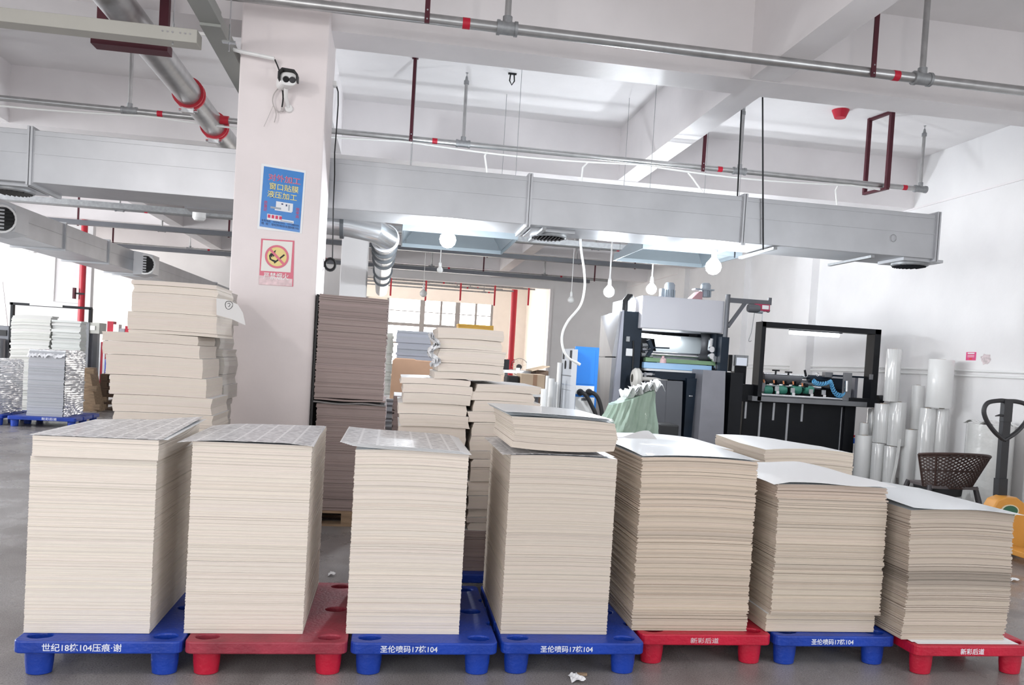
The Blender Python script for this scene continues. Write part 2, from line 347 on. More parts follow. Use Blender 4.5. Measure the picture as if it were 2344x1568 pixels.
# ============================================================ PALLETS AND STACKS
def oval(cx, cy, a, b, n=20): return [(cx+a*cos(2*pi*i/n), cy+b*sin(2*pi*i/n)) for i in range(n)]
def plastic_pallet(x0, x1, y0, y1, m, label, words=None, wx=None, size=.05, wwidth=None, zt=.165, th=.055, footm=None, wcol=None, group='plastic pallets under the board stacks', yaw=0., back=True):
    t = thing('plastic_pallet', ((x0+x1)/2, (y0+y1)/2, 0), label, 'pallet', group)
    w, d = x1-x0, y1-y0; r = .035; out = []
    for cx, cy, a0 in ((x1-r, y0+r, -90), (x1-r, y1-r, 0), (x0+r, y1-r, 90), (x0+r, y0+r, 180)):
        for k in range(5): a = radians(a0+22.5*k); out.append((cx+r*cos(a), cy+r*sin(a)))
        if a0 in (0-360, -90):       # hand notches along the long sides
            for yy in (y0+d*.30, y0+d*.70):
                for k in range(7): a = pi*k/6; out.append((x1-.022*sin(a), yy-.028*cos(a)))
        if a0 == 90:
            for yy in (y0+d*.70, y0+d*.30):
                for k in range(7): a = pi*k/6; out.append((x0+.022*sin(a), yy+.028*cos(a)))
    fx = [x0+.085, x1-.085]; fy = [y0+.075, (y0+y1)/2, y1-.075]
    bm = bmesh.new(); loops = [out]+[oval(a, b, .052, .036) for a in fx for b in fy]
    for lp in loops:
        vs = [bm.verts.new((p[0]-t.location.x, p[1]-t.location.y, zt)) for p in lp]
        for i in range(len(vs)): bm.edges.new((vs[i], vs[(i+1) % len(vs)]))
    bmesh.ops.triangle_fill(bm, edges=bm.edges[:], use_beauty=True)
    g = bmesh.ops.extrude_face_region(bm, geom=bm.faces[:])
    for e in g['geom']:
        if isinstance(e, bmesh.types.BMVert): e.co.z -= th
    bmesh.ops.recalc_face_normals(bm, faces=bm.faces)
    me = bpy.data.meshes.new('deck'); bm.to_mesh(me); bm.free(); me.materials.append(m)
    dk = bpy.data.objects.new('deck', me); COL.objects.link(dk); dk.parent = t
    bv = dk.modifiers.new('b', 'BEVEL'); bv.width = .007; bv.segments = 3; bv.limit_method = 'ANGLE'; bv.angle_limit = radians(50)
    for a in fx:
        for b in fy:
            f = M(); rx, ry = (.052, .036); prof = []
            zt2 = zt-th+.004
            for R_, z in ((1.18, zt2), (1.12, .05), (1.02, .004), (.9, 0), (.0, 0)): prof.append((rx*R_, z))
            f.lathe(prof, (a, b, 0), 20, sy=1.25*ry/rx*.72+.1)
            f.lathe([(rx*1.10, zt2), (rx*.92, .016), (0, .016)], (a, b, 0), 20, sy=1.25*ry/rx*.72+.1)
            f.build('foot', footm or m, t, smooth=True)
    if words: text(words, size, ((x0+.11) if wx is None else wx, y0-.0005, zt-th+.014), wcol or mat('pallet_lettering', (.78, .80, .86), .6), dk, width=wwidth, bold=.0003)
    return t
q = plastic_pallet
q(-1.55, -.855, 3.66, 4.62, BLUEP, 'blue plastic pallet lettered 18栋104 under the leftmost cream stack', '世纪18栋104压痕·谢', -1.43, .037, .325)
q(-.845, -.135, 3.66, 4.62, REDWORN, 'worn dark red pallet under the second stack, by the blue lettered pallets', footm=REDPL)
q(-.12, .56, 3.66, 4.60, BLUEP, 'blue lettered pallet between the worn red pallet and a blue one', '圣伦喷码17栋104', .015, .035, .262)
q(.58, 1.28, 3.67, 4.62, BLUEP, 'blue lettered pallet under the stack topped by a second smaller bundle', '圣伦喷码17栋104', .765, .034, .255)
q(1.30, 2.00, 3.80, 4.76, REDPL, 'bright red pallet with half worn white lettering, mid row', '新彩后道', 1.56, .030, .15, wcol=mat('worn_lettering', (.62, .45, .48), .7))
q(2.02, 2.69, 3.79, 4.75, BLUEP, 'blue lettered pallet standing between the two bright red pallets', '圣伦喷码17栋104', 2.21, .032, .235)
q(2.71, 3.40, 3.66, 4.62, REDPL, 'bright red pallet under the lowest, rightmost stack', '新彩后道', 2.96, .033, .135)
q(.0, .98, 4.84, 5.70, BLUEP, 'blue pallet almost hidden behind the row, under the bundle pile')
# --- the seven stacks in the row
def droop(a, b=0, p=2.0): return lambda u, v, t: -a*abs(min(0, u))**p*t-b*max(0, u)**p*t
LST = 'board stacks in the front row'
def sheet(fn, m, parent, name='top_sheet', nu=16, nv=10, th=.0012): return M().grid(fn, nu, nv, th).build(name, m, parent, smooth=True)
def pileset(lab, x, y): return thing('board_stack', (x, y, .166), lab, 'stack of cardboard sheets', LST)
# 1
t = pileset('tall cream stack at the left end of the row, on the 18栋104 pallet', -1.28, 4.1)
pile('sheets', '', '', stack(-1.545, -1.018, 3.76, 4.48, .166, .952, 190, seed=1, jit=.0008, gd=.0015, col=(.74, .675, .605), groove=.04, tone=.014), parent=t)
pile('upper_sheets', '', '', stack(-1.533, -1.010, 3.745, 4.50, .954, 1.045, 24, seed=2, jit=.0007, col=(.74, .675, .605), tone=.02, curl=lambda u, v, t: .035*max(0, v+.1)**2*(u > 0)*u), PRINT, parent=t)
sheet(lambda u, v: V((-1.545+.55*u, 3.74+.78*v, 1.049+.012*sin(u*3)*v+.055*max(0, u-.55)*v*1.6)), PRINT, t)
sheet(lambda u, v: V((-1.535+.56*u, 3.76+.74*v, 1.0475+.040*max(0, u-.5)*v*1.6)), GLOSSW, t)
# 2
t = pileset('cream board stack with a grey printed sheet on top, on the worn dark red pallet', -.6, 4.15)
pile('sheets', '', '', stack(-.872, -.345, 3.77, 4.56, .166, 1.045, 215, seed=3, jit=.0010, gd=.0018, groove=.05, tone=.018, col=(.72, .65, .58), curl=lambda u, v, t: .012*t*u*max(0, v+.6)), parent=t)
sheet(lambda u, v: V((-.935+.60*u-.02*v, 3.755+.80*v, 1.052-.018*max(0, .35-u)**2*8-.018*(1-v)*max(0, u-.8)*3+.01*v*u+.004)), PRINT, t)
# 3
t = pileset('cream stack whose curled printed sheet overhangs its edge, third in the row', .12, 4.15)
pile('sheets', '', '', stack(-.148, .384, 3.78, 4.54, .166, 1.043, 210, seed=5, jit=.0010, gd=.0018, groove=.05, tone=.018, col=(.70, .63, .56), curl=lambda u, v, t: -.008*abs(u)**2*t), parent=t)
for k in range(6):
    sheet(lambda u, v, k=k: V((-.165-.011*k+.56*u, 3.765+.77*v, 1.047+.003*k+.030*max(0, .38-u)**2*2-.012*u*u)), PRINT if k == 5 else WHITE, t)
# 4
t = pileset('two tier cream stack with a shiny sheet on top, centre of the row', .86, 4.2)
pile('sheets', '', '', stack(.588, 1.118, 3.79, 4.56, .166, 1.045, 190, seed=7, jit=.0010, gd=.002, groove=.05, tone=.018, col=(.60, .53, .46), curl=lambda u, v, t: -.006*t*u*u), parent=t)
sheet(lambda u, v: V((.545+.555*u, 3.78+.78*v, 1.052-.012*max(0, .3-u)*3)), PRINT, t)
pile('upper_sheets', '', '', stack(.585, 1.095, 3.78, 4.5, 1.062, 1.222, 36, seed=8, tone=.022, col=(.60, .53, .46), curl=lambda u, v, t: .012*u*u*(1-t)-.012*max(0, u)**2*t+.004, offs=lambda t: (.015-.018*abs(t-.45)*2, 0)), parent=t)
for k in range(3): sheet(lambda u, v, k=k: V((.545+.006*k+.53*u, 3.765+.004*k+.76*v, 1.243-.006*k+.006*(1-v)-.014*u*u)), GLOSSW, t)
# 5
t = pileset('tan board stack with a glossy white top sheet on the bright red pallet, mid row', 1.58, 4.2)
pile('sheets', '', '', stack(1.268, 1.885, 3.86, 4.62, .166, 1.055, 150, seed=9, tone=.075, col=(.56, .47, .385), groove=.12, jit=.0025, curl=lambda u, v, t: -.010*t*u*u), GLOSSW, parent=t)
sheet(lambda u, v: V((1.265+.625*u, 3.85+.79*v, 1.066-.012*(2*u-1)**2+.006*sin(v*3))), GLOSSW, t)
# 6
t = pileset('tan board stack under a drooping white sheet, between the two bright red pallets', 2.3, 4.2)
tf = lambda t: 1.0 if .12 < t < .9 else .97
pile('sheets', '', '', stack(1.985, 2.595, 3.85, 4.62, .166, .262, 16, seed=11, tone=.06, col=(.55, .47, .39), groove=.1, jit=.002), parent=t)
pile('middle_sheets', '', '', stack(2.00, 2.612, 3.835, 4.62, .262, .862, 104, seed=12, tone=.06, col=(.55, .47, .39), groove=.11, jit=.0028), parent=t)
pile('upper_sheets', '', '', stack(1.985, 2.60, 3.835, 4.62, .862, .945, 13, seed=13, tone=.06, col=(.56, .46, .385), groove=.25, jit=.004, curl=lambda u, v, t: -.006*t*u*u), parent=t)
sheet(lambda u, v: V((1.95+.68*u, 3.80+.84*v, .957-.030*max(0, .12-u)*4+.012*sin(u*7+v*2)*u-.022*max(0, u-.85)*4+.004*sin(v*9))), WHITE, t)
# 7
t = pileset('lowest tan stack with a bent white top sheet, at the right end of the row', 3.0, 4.2)
dark7 = lambda t: .62 if .455 < t < .52 else (.80 if .40 < t < .56 else (1.08 if t < .33 else 1.0))
pile('sheets', '', '', stack(2.675, 3.27, 3.74, 4.5, .172, .855, 125, seed=15, tone=.05, col=(.50, .425, .355), groove=.10, jit=.003, tonef=dark7, curl=lambda u, v, t: -.012*t*u*u, offs=lambda t: (.012*sin(t*5)+.02*t, 0)), parent=t)
for k in range(2): sheet(lambda u, v, k=k: V((2.735+.58*u-.02*k, 3.685+.02*k+.8*v, .168+.003*k)), WHITE, t, 'base_sheet')
sheet(lambda u, v: V((2.665+.64*u, 3.70+.85*v, .866+.024*(1-u)*v-.018*u*u-.004*sin(u*8))), GLOSSW, t)
# --- stacks behind the row
B2 = 'board stacks in the second row'
m = stack(1.62, 2.42, 5.3, 6.1, 0, .975, 110, seed=20, tone=.03, col=(.72, .64, .55), jit=.004, curl=lambda u, v, t: -.02*t*u*u, offs=lambda t: (-.02*t, 0))
pile('board_stack', 'low white-topped stack behind the row, in front of the green sack', 'stack of cardboard sheets', m, WHITE, B2)
m = stack(2.56, 3.22, 5.15, 6.0, 0, 1.0, 120, seed=21, tone=.02, col=(.72, .64, .55), jit=.004, curl=lambda u, v, t: -.018*t*u*u+.03*t*max(0, v)*(-u)*.6, offs=lambda t: (-.10*max(0, t-.8)*0, 0))
pile('board_stack', 'white topped stack behind the row before the black machine panels', 'stack of cardboard sheets', m, WHITE, B2)
# loose sheets lying between
tag(M().grid(lambda u, v: V((1.42+.36*u, 4.95+.38*v, 1.0+.03*sin(5*u+3*v)+.03*v)), 12, 10).build('loose_sheet', WHITE, smooth=True), 'crumpled white sheet sticking out behind the centre stack', 'sheet of paper')
# --- brown board stack beside the column
t = thing('wooden_pallet', (-.3, 7.25, 0), 'rough wooden pallet under the brown board stack', 'pallet')
for z in (0, .11): M().box(-.64, .02, 6.85, 6.98, z, z+.02).box(-.64, .02, 7.2, 7.33, z, z+.02).box(-.64, .02, 7.52, 7.65, z, z+.02).build('board', WOOD, t)
for x in (-.64, -.36, -.07):
    for y in (6.85, 7.2, 7.52): box('block', WOOD, x, x+.09, y, y+.13, .02, .11, t)
BS = 'brown board stacks beside the column'
pile('board_stack', 'lower tier of the brown board stack beside the column', 'stack of cardboard sheets', stack(-.605, -.035, 6.86, 7.65, .132, 1.035, 120, col=BROWN, seed=30, tone=.04, jit=.003, groove=.05), group=BS)
pile('board_stack', 'upper tier of the brown board stack beside the column', 'stack of cardboard sheets', stack(-.632, -.062, 6.86, 7.65, 1.085, 1.945, 110, col=(.355, .285, .27), seed=31, tone=.05, jit=.003, groove=.06, curl=lambda u, v, t: -.006*u*abs(u)*t), group=BS)
t = M().grid(lambda u, v: V((-.635+.6*u, 6.83+.84*v, 1.05+.006*cos(u*9)*(1-v))), 12, 4, .012).build('divider_board', mat('grey_board', (.22, .21, .21), .8)); tag(t, 'dark grey divider boards between the two brown tiers', 'board')
tag(M().grid(lambda u, v: V((-.63+.59*u, 6.84+.82*v, 1.078+.004*cos(u*7)*(1-v))), 12, 4, .014).build('divider_board', mat('brown_sheet', BROWN, .8)), 'brown divider board lying on the grey ones between the two tiers', 'board')
tag(box('black_board', DARK, -.655, -.638, 6.86, 7.5, 0, 1.945), 'black board standing on edge between column and brown stack', 'board')
pile('board_stack', 'second brown board stack standing behind the bundle pile', 'stack of cardboard sheets', stack(.03, .62, 7.4, 8.1, 0, 1.10, 90, col=BROWN, seed=32, tone=.06, jit=.004), group=BS)
# --- paper bundles
def bundle(x0, x1, y0, y1, z0, z1, label, grp, seed, col=(.70, .63, .56), curl=0, lean=0., top=WHITE, tilt=0., n=None):
    R = random.Random(seed*7+1); a, b = R.uniform(-.012, .012), R.uniform(-.01, .01)
    m = stack(x0, x1, y0, y1, z0+.001, z1-.001, n or max(4, int((z1-z0)/.006)), col=col, seed=seed, jit=.0004, gd=.002, tone=.008, groove=.03, segs=8,
              curl=lambda u, v, t: -curl*u*u+tilt*u*.01, offs=lambda t: (lean*t+a*abs(2*t-1), b*t))
    return pile('paper_bundle', label, 'bundle of cardboard sheets', m, top, grp)
GP = 'paper bundles in the pile beside the column'
Y0 = 5.65
rows = [(300, 495, 645, 655), (307, 500, 656, 672), (302, 497, 673, 715), (292, 496, 717, 756), (293, 497, 758, 770), (236, 455, 763, 782),
        (234, 456, 784, 812), (243, 465, 815, 858), (252, 473, 861, 904), (255, 482, 906, 943), (258, 485, 945, 972)]
nm = ['topmost', 'second', 'third', 'fourth', 'fifth, thin,', 'sixth', 'seventh', 'eighth', 'ninth', 'tenth', 'eleventh']
zprev = None; bn = []
for i, (a, b, ya, yb) in enumerate(rows):
    xm = (a+b)/2; z1 = P(xm, ya, Y=Y0).z; 
    bn.append((P(a, (ya+yb)/2, Y=Y0).x, P(b, (ya+yb)/2, Y=Y0).x, z1))
bn.append((0, 0, P(370, 975, Y=Y0).z))
for i in range(len(rows)):
    bundle(bn[i][0], bn[i][1], Y0, Y0+.52, bn[i+1][2], bn[i][2], 'cream bundle in the pile beside the column, %s from top' % nm[i] if i else 'topmost cream bundle of the pile beside the column', GP, 100+i, curl=.004)
zb = bn[-1][2]
for i in range(3):
    bundle(-1.80, -1.18, Y0, Y0+.52, .13+(zb-.13)*i/3, .13+(zb-.13)*(i+1)/3, 'bottom part of the pile beside the column, layer %s above its pallet' % ('one', 'two', 'three')[i], GP, 120+i)
t = thing('wooden_pallet', (-1.5, 6.1, 0), 'wooden pallet under the pile of bundles beside the column', 'pallet')
for z in (0, .105): M().box(-1.92, -1.13, 5.6, 5.75, z, z+.02).box(-1.92, -1.13, 6.0, 6.15, z, z+.02).box(-1.92, -1.13, 6.5, 6.65, z, z+.02).build('board', WOOD, t)
for x in (-1.9, -1.55, -1.25):
    for y in (5.6, 6.0, 6.5): box('block', WOOD, x, x+.1, y, y+.15, .02, .105, t)
# second column of bundles behind the first, seen at its right side in shade
R = random.Random(5); z = .13; i = 0
hs = [.2, .2, .2, .16, .12, .06, .11, .08, .13, .06, .10, .09, .16, .09]
nz = ['bottom', 'second', 'third', 'fourth', 'fifth', 'sixth', 'seventh', 'eighth', 'ninth', 'tenth', 'eleventh', 'twelfth', 'thirteenth', 'fourteenth']
for i, h in enumerate(hs):
    e = R.uniform(-.03, .02) if i > 3 else 0
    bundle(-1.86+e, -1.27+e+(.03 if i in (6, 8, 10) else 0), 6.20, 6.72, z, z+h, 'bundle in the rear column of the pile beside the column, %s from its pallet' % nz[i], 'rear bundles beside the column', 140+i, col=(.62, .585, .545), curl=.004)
    z += h
# card marked with a circled numeral, sticking out to the right over the column
t = thing('marked_card', (-1.2, 5.9, 1.75), 'white card with a circled handwritten 2 hanging out over the column', 'card')
k0, k1, k2, k3 = P(497, 684, Y=5.66), P(563, 745, Y=5.7), P(545, 688, Y=6.1), P(497, 714, Y=5.66)
def card(u, v): # u outward, v depth
    x = -1.16+.30*u; y = 5.62+.46*v; return V((x, y, 1.755-.03*u-.20*u*u*(.55+.45*(1-v))+.03*v))
CARDM = mat('white_card', (.62, .61, .60), .5)
cdp = [P(497, 683, Y=5.64), P(520, 686, Y=5.64), P(545, 697, Y=5.64), P(557, 716, Y=5.64), P(563, 745, Y=5.64), P(530, 730, Y=5.64), P(497, 721, Y=5.64)]
M().prism([(p.x, p.z) for p in cdp], 'y', 5.62, 5.624).build('sheet', CARDM, t)
rg = M(); c0 = P(524, 698, Y=5.618)
rg.tube([(c0.x+.024*cos(a/14*2*pi), 5.618, c0.z+.028*sin(a/14*2*pi)+.003*cos(a)) for a in range(15)], .0016, 6)
rg.tube([(c0.x-.009, 5.618, c0.z+.008), (c0.x+.002, 5.618, c0.z+.013), (c0.x+.008, 5.618, c0.z+.004), (c0.x+.002, 5.618, c0.z-.01), (c0.x-.004, 5.618, c0.z-.012)], .0016, 6)
rg.build('handwritten_mark', DARK, t)
# --- middle pile
GM = 'paper bundles in the centre pile'
pile('board_stack', 'dark brown boards at the bottom of the centre pile, on the hidden blue pallet', 'stack of cardboard sheets', stack(.03, .95, 4.92, 5.6, .166, .42, 30, col=(.38, .30, .28), seed=40, tone=.07, groove=.2))
def col_bundles(x0, x1, zs, side, seed, names, y0=4.92, y1=5.58):
    R = random.Random(seed)
    for i in range(len(zs)-1):
        e = R.uniform(-.014, .014); nmn = names[len(zs)-2-i] if len(zs)-2-i < len(names) else 'deep'
        bundle(x0+e, x1+e+R.uniform(-.01, .01), y0+R.uniform(-.01, .01), y1, zs[i], zs[i+1], 'cream bundle in the %s of the centre pile, %s from the top' % (side, nmn), GM, seed+i, lean=R.uniform(-.015, .015), curl=.005)
N15 = ['first', 'second', 'third', 'fourth', 'fifth', 'sixth', 'seventh', 'eighth', 'ninth', 'tenth', 'eleventh', 'twelfth', 'thirteenth', 'fourteenth', 'fifteenth']
zA = sorted([P(1000, y, Y=4.92).z for y in (866, 880, 900, 924, 949, 977)]+[.42, .55, .68, .80, .91])
col_bundles(.065, .485, zA, 'front left column', 200, N15)
zB = sorted([P(1150, y, Y=4.92).z for y in (880, 898, 918, 944, 968, 1000)]+[.42, .47, .505, .56, .64, .73, .82, .87, .92])
col_bundles(.505, .915, zB, 'front right column', 230, N15)
zC = [max(zA[-1], zB[-1])+.002]; 
for y in (853, 833, 800, 777, 752): zC.append(P(1080, y, Y=4.92).z)
zC = sorted(zC); zC = [z for i, z in enumerate(zC) if i == 0 or z-zC[i-1] > .02]
col_bundles(.27, .675, zC, 'top tier', 260, N15)
tag(M().grid(lambda u, v: V((.225+.055*u*(1-.5*abs(sin(7*v+2)))+.02*sin(11*v), 4.915+.03*sin(17*u+13*v)+.02*sin(31*v), 1.435+.19*v+.012*sin(23*u+9*v))), 14, 22, .003).build('torn_wrapper', mat('torn_film', (.85, .86, .88), .2, coat=.5), smooth=True), 'torn white plastic wrapper hanging beside the top tier of bundles', 'wrapper')
# ============================================================ CEILING SERVICES
def at_line(p, q, t): return V(p).lerp(V(q), t)
def pipe_run(label, pts, r, m, group='sprinkler pipes under the beams', tapes=(), tees=(), risers=(), name='sprinkler_pipe'):
    """a straight run with its tees, tape bands and the risers that branch up from it"""
    c = V(pts[0]).lerp(V(pts[-1]), .5); t = thing(name, c, label, 'pipe', group)
    M().tube(pts, r, 14).build('pipe', m, t, smooth=True)
    a, b = V(pts[0]), V(pts[-1]); d = (b-a).normalized()
    for x in tapes:
        k = (x-a.x)/(b.x-a.x); p = a.lerp(b, k); M().cyl(p-d*.03, p+d*.03, r*1.04, 14).build('tape_band', REDTAPE, t, smooth=True)
    for x, top, head in risers:
        k = (x-a.x)/(b.x-a.x); p = a.lerp(b, k); rr = r*.62
        M().cyl(p-d*.07, p+d*.07, r*1.25, 14).cyl(p-d*.085, p-d*.06, r*1.42, 14).cyl(p+d*.06, p+d*.085, r*1.42, 14).cyl(p, p+V((0, 0, r+.05)), rr*1.5, 12).build('tee', FITTING, t, smooth=True)
        e = V((p.x, p.y, top)); ri = M().cyl(p+V((0, 0, r)), e, rr, 12).build('riser', GALVP, t, smooth=True)
        if head:
            h = M().lathe([(rr, 0), (rr*1.5, .0), (rr*1.5, .04), (rr*.9, .05), (rr*.6, .09), (.004, .10), (.004, .13), (.016, .132), (.016, .136), (0, .136)], e, 12)
            h.build('sprinkler_head', FITTING, ri, smooth=True)
    return t
def hanger(label, x, y, z0, z1, w=.04, d=.018, group='oxide red pipe hangers'):
    t = thing('pipe_hanger', (x, y, z1), label, 'hanger', group)
    M().box(x-w/2, x+w/2, y-d/2, y+d/2, z0, z1).build('strap', OXIDE, t)
    M().box(x-w*.9, x+w*.9, y-d*2, y+d*2, z1-.008, z1).build('foot_plate', OXIDE, t)
    b = M()
    for k in (.03, .10): b.cyl((x, y-d/2-.006, z0+k), (x, y-d/2, z0+k), .007, 8)
    b.build('bolt', CHROME, t); return t
# front run, just before the column
Yf = 6.55; a = P(600, -8, Y=Yf); b = P(2344, 220, Y=Yf); zf = P(1160, 65, Y=Yf).z
px_ = lambda x, y, Y: P(x, y, Y=Y).x
pipe_run('thick sprinkler pipe crossing the top of the view before the column', [(-13, Yf, zf), (XW, Yf, zf)], .043, GALVP, tapes=(px_(1067, 55, Yf), px_(2049, 180, Yf)),
         risers=((px_(1161, 60, Yf), ZC-.02, 0), (px_(2110, 182, Yf), ZC-.02, 0)))
hanger('dark red strap hanger on the front pipe near the column', px_(978, 30, Yf), Yf-.05, zf-.055, ZC)
hanger('dark red strap hanger on the front pipe near the right edge', px_(1992, 160, Yf), Yf-.05, zf-.055, ZC)
# second run, in the bay behind the big beam
Y2 = 9.65; z2p = 4.035
pipe_run('thin sprinkler pipe with white cables in the bright bay behind the big beam', [(-13, Y2, z2p), (6.70, Y2, z2p)], .033, GALVP,
         tapes=(px_(367, 254, Y2), px_(995, 326, Y2), px_(1647, 392, Y2), px_(2070, 430, Y2)),
         risers=((px_(297, 240, Y2), ZC-.02, 0), (px_(1060, 328, Y2), 4.74, 1), (px_(1692, 396, Y2), 4.74, 1), (6.70, 4.72, 1)))
hanger('dark red strap hanging over the second pipe beside the column', px_(941, 310, Y2), Y2-.04, z2p-.06, ZC)
hanger('short dark red strap hanging over the second pipe from the cross beam', px_(1607, 380, Y2), Y2-.04, z2p-.06, ZB+.3)
t = thing('pipe_hanger', (px_(2022, 330, Y2), Y2, ZC), 'tall dark red rectangular hanger frame near the right end of the second pipe', 'hanger', 'oxide red pipe hangers')
x = px_(2022, 330, Y2)
M().bar((x+.03, Y2-.1, z2p-.05), (x+.03, Y2-.1, ZC), .05).build('strap', OXIDE, t); M().bar((x-.04, Y2+.28, z2p-.05), (x-.04, Y2+.28, ZC), .045).build('strap', OXIDE, t)
M().bar((x+.03, Y2-.12, z2p-.06), (x-.04, Y2+.3, z2p-.06), .05, .03).build('cross_bar', OXIDE, t); M().bar((x+.03, Y2-.12, ZC-.02), (x-.04, Y2+.3, ZC-.02), .05, .03).build('cross_bar', OXIDE, t)
# white conduit cable strapped along the second pipe
m = M(); pts = []
for i in range(60):
    xx = -6+12.1*i/59; pts.append((xx, Y2-.045, z2p-.05-.045*abs(sin(xx*1.1))))
tag(M().tube(pts, .012, 6).build('cable', CABLE, smooth=True), 'white cable tied along the thin pipe behind the big beam', 'cable')
drops = [((1115, 345), (1115, 395), 'short white cable stub dropping from the second pipe near the column'), ((1345, 372), (1330, 420), 'curved white cable dropping behind the duct, mid span'),
         ((1575, 395), (1612, 445), 'slanted white cable dropping behind the duct toward the hoist'), ((1918, 425), (1916, 470), 'white cable bending down near the right end of the second pipe')]
for (p0, p1, lb) in drops:
    A, B = P(*p0, Y=Y2), P(*p1, Y=Y2); tag(M().tube([A, A.lerp(B, .4)+V((-.03, 0, .04)), B], .011, 6).build('cable', CABLE, smooth=True), lb, 'cable')
# deeper runs
lbs = ['sprinkler pipe in the third bay, level with the hanging bulbs', 'sprinkler pipe in the fourth bay behind the spiral duct', 'sprinkler pipe in the fifth bay above the bundle pile', 'sprinkler pipe in the sixth bay, just before the partition']
for i, y in enumerate((13.0, 16.9, 19.6, 23.2)):
    R = random.Random(i); z = 4.0; xs = [-9+3.3*k+R.uniform(-.3, .3) for k in range(5)]
    pipe_run(lbs[i], [(-12.5, y, z), (6.2, y, z)], .036, GALVP, tapes=[x+.5 for x in xs], risers=[(x, ZC-.02, 0) for x in xs], group='deeper sprinkler pipes')
    for k, x in enumerate(xs):
        if i < 4: hanger('dark red strap in the %s bay of the deep ceiling, %s along its pipe' % (('third', 'fourth', 'fifth', 'sixth')[i], ('first', 'second', 'third', 'fourth', 'fifth')[k]), x+1.5, y-.055, z-.06, ZC, group='deep bay hangers')
for i, (y, x0, x1, z) in enumerate(((15.0, -12, 6.4, 3.72), (18.2, -12, 5.9, 3.8), (22.6, -12, 5.5, 3.82))):
    tag(M().box(x0, x1, y-.04, y+.10, z, z+.10).build('cable_tray', GREYM if i else FITTING), 'grey cable tray running across the hall, %s from the column' % ('nearest', 'second', 'third')[i], 'cable tray', 'cable trays across the hall')
for i in range(6):
    y = 29.0+1.4*(i//2); z = 4.25-.12*(i % 2)
    xx = [-3, 5.4]; 
    pipe_run('thin grey pipe in the far lit room, %s from the partition' % ('first', 'second', 'third', 'fourth', 'fifth', 'sixth')[i], [(xx[0], y+.4*(i % 2), z), (xx[1]-.3*i, y+.4*(i % 2), z)], .03, FITTING, group='pipes in the far room', tapes=(1.2+.5*i,), risers=((.5+.6*i, ZC, 0),))
for k in range(5):
    x = -.2+1.25*k; tag(M().box(x-.03, x+.03, 28.98, 29.03, 3.5-.1*(k % 2), ZC).build('pipe_hanger', REDP), 'red hanger bar in the far lit room, %s from its left' % ('first', 'second', 'third', 'fourth', 'fifth')[k], 'hanger', 'red bars in the far room')
# big main pipe along the left bay with red couplings
xb, zb_, rb = -2.22, 4.035, .13
t = thing('main_pipe', (xb, 9, zb_), 'large grey steel pipe with red couplings left of the column', 'pipe')
M().tube([(xb, 3.0, zb_), (xb, 14.4, zb_)], rb, 28).build('pipe', GALVP, t, smooth=True)
for y in (8.75, 9.95):
    M().lathe([(rb*1.0, -.05), (rb*1.22, -.05), (rb*1.22, -.025), (rb*1.12, -.02), (rb*1.12, .02), (rb*1.22, .025), (rb*1.22, .05), (rb*1.0, .05)], (xb, y, zb_), 28, 'y').build('coupling', REDP, t, smooth=True); cpl = [c for c in t.children if c.name.startswith('coupling')][-1]
    M().box(xb-.06, xb+.06, y-.03, y+.03, zb_-rb-.07, zb_-rb+.01).cyl((xb-.09, y, zb_-rb-.045), (xb+.09, y, zb_-rb-.045), .014, 8).build('coupling_bolt', CHROME, cpl)
tag(M().cyl((xb+rb-.005, 9.65, z2p), (xb+rb+.09, 9.65, z2p), .05, 14).build('pipe_clamp', REDP, smooth=True), 'red saddle clamp where the thin pipe meets the large pipe', 'clamp')
t = thing('pipe_cradle', (xb, 7.05, ZC), 'dark red trapeze cradle under the large pipe', 'hanger')
for x in (xb-.22, xb+.25): M().box(x-.035, x+.035, 6.9, 6.96, zb_-.20, ZC).build('strap', OXIDE, t)
M().box(xb-.28, xb+.30, 6.86, 7.0, zb_-.23, zb_-.16).build('cross_bar', OXIDE, t)
# perforated cable trunking: a run from the left, then two branches that follow the big pipe
TR = mat('trunking_cream_grey', (.44, .43, .39), .5, .2, var=.06)
t = thing('cable_trunking', (-5, 6.45, 3.85), 'long beige cable trunking running in from the top left', 'cable trunking')
e0, e1 = P(-6, 42, Y=6.4), P(455, 84, Y=6.4); M().box(e0.x-3, e1.x, 6.35, 6.5, (e0.z+e1.z)/2-.05, (e0.z+e1.z)/2+.05).build('channel', TR, t, bevel=.004)
zt = (e0.z+e1.z)/2; b = M()
for k in range(6): b.cyl((e1.x-.05-.035*k-.02*(k > 2), 6.345, zt+.01), (e1.x-.05-.035*k-.02*(k > 2), 6.352, zt+.01), .007, 8)
b.build('bolt', CHROME, t)
t = thing('cable_trunking', (-1.6, 7, 3.9), 'grey cable trunking slanting down toward the column top', 'cable trunking')
M().bar((-1.47, 3.0, 3.90), (-1.47, 6.3, 3.90), .15, .09).bar((-1.47, 6.3, 3.88), (-1.55, 14, 3.88), .15, .09).build('channel', mat('trunking_grey', (.30, .31, .29), .5, .2), t)
for (x, y, lb) in ((-1.75, 6.38, 'thin threaded rod holding the trunking joint, outer one'), (-1.35, 6.4, 'thin threaded rod holding the trunking joint, beside the column')):
    tag(M().cyl((x, y, 3.7), (x, y, ZC), .007, 6).box(x-.05, x+.05, y-.02, y+.02, 3.76, 3.775).build('threaded_rod', CHROME), lb, 'rod')
pts = [P(x, y, Y=6.8) for x, y in ((448, 76), (500, 82), (512, 84), (530, 112), (548, 117), (628, 134))]
tag(M().tube(pts, .016, 8).build('conduit', WPLAST, smooth=True), 'white conduit bending from the trunking onto the column face', 'conduit')
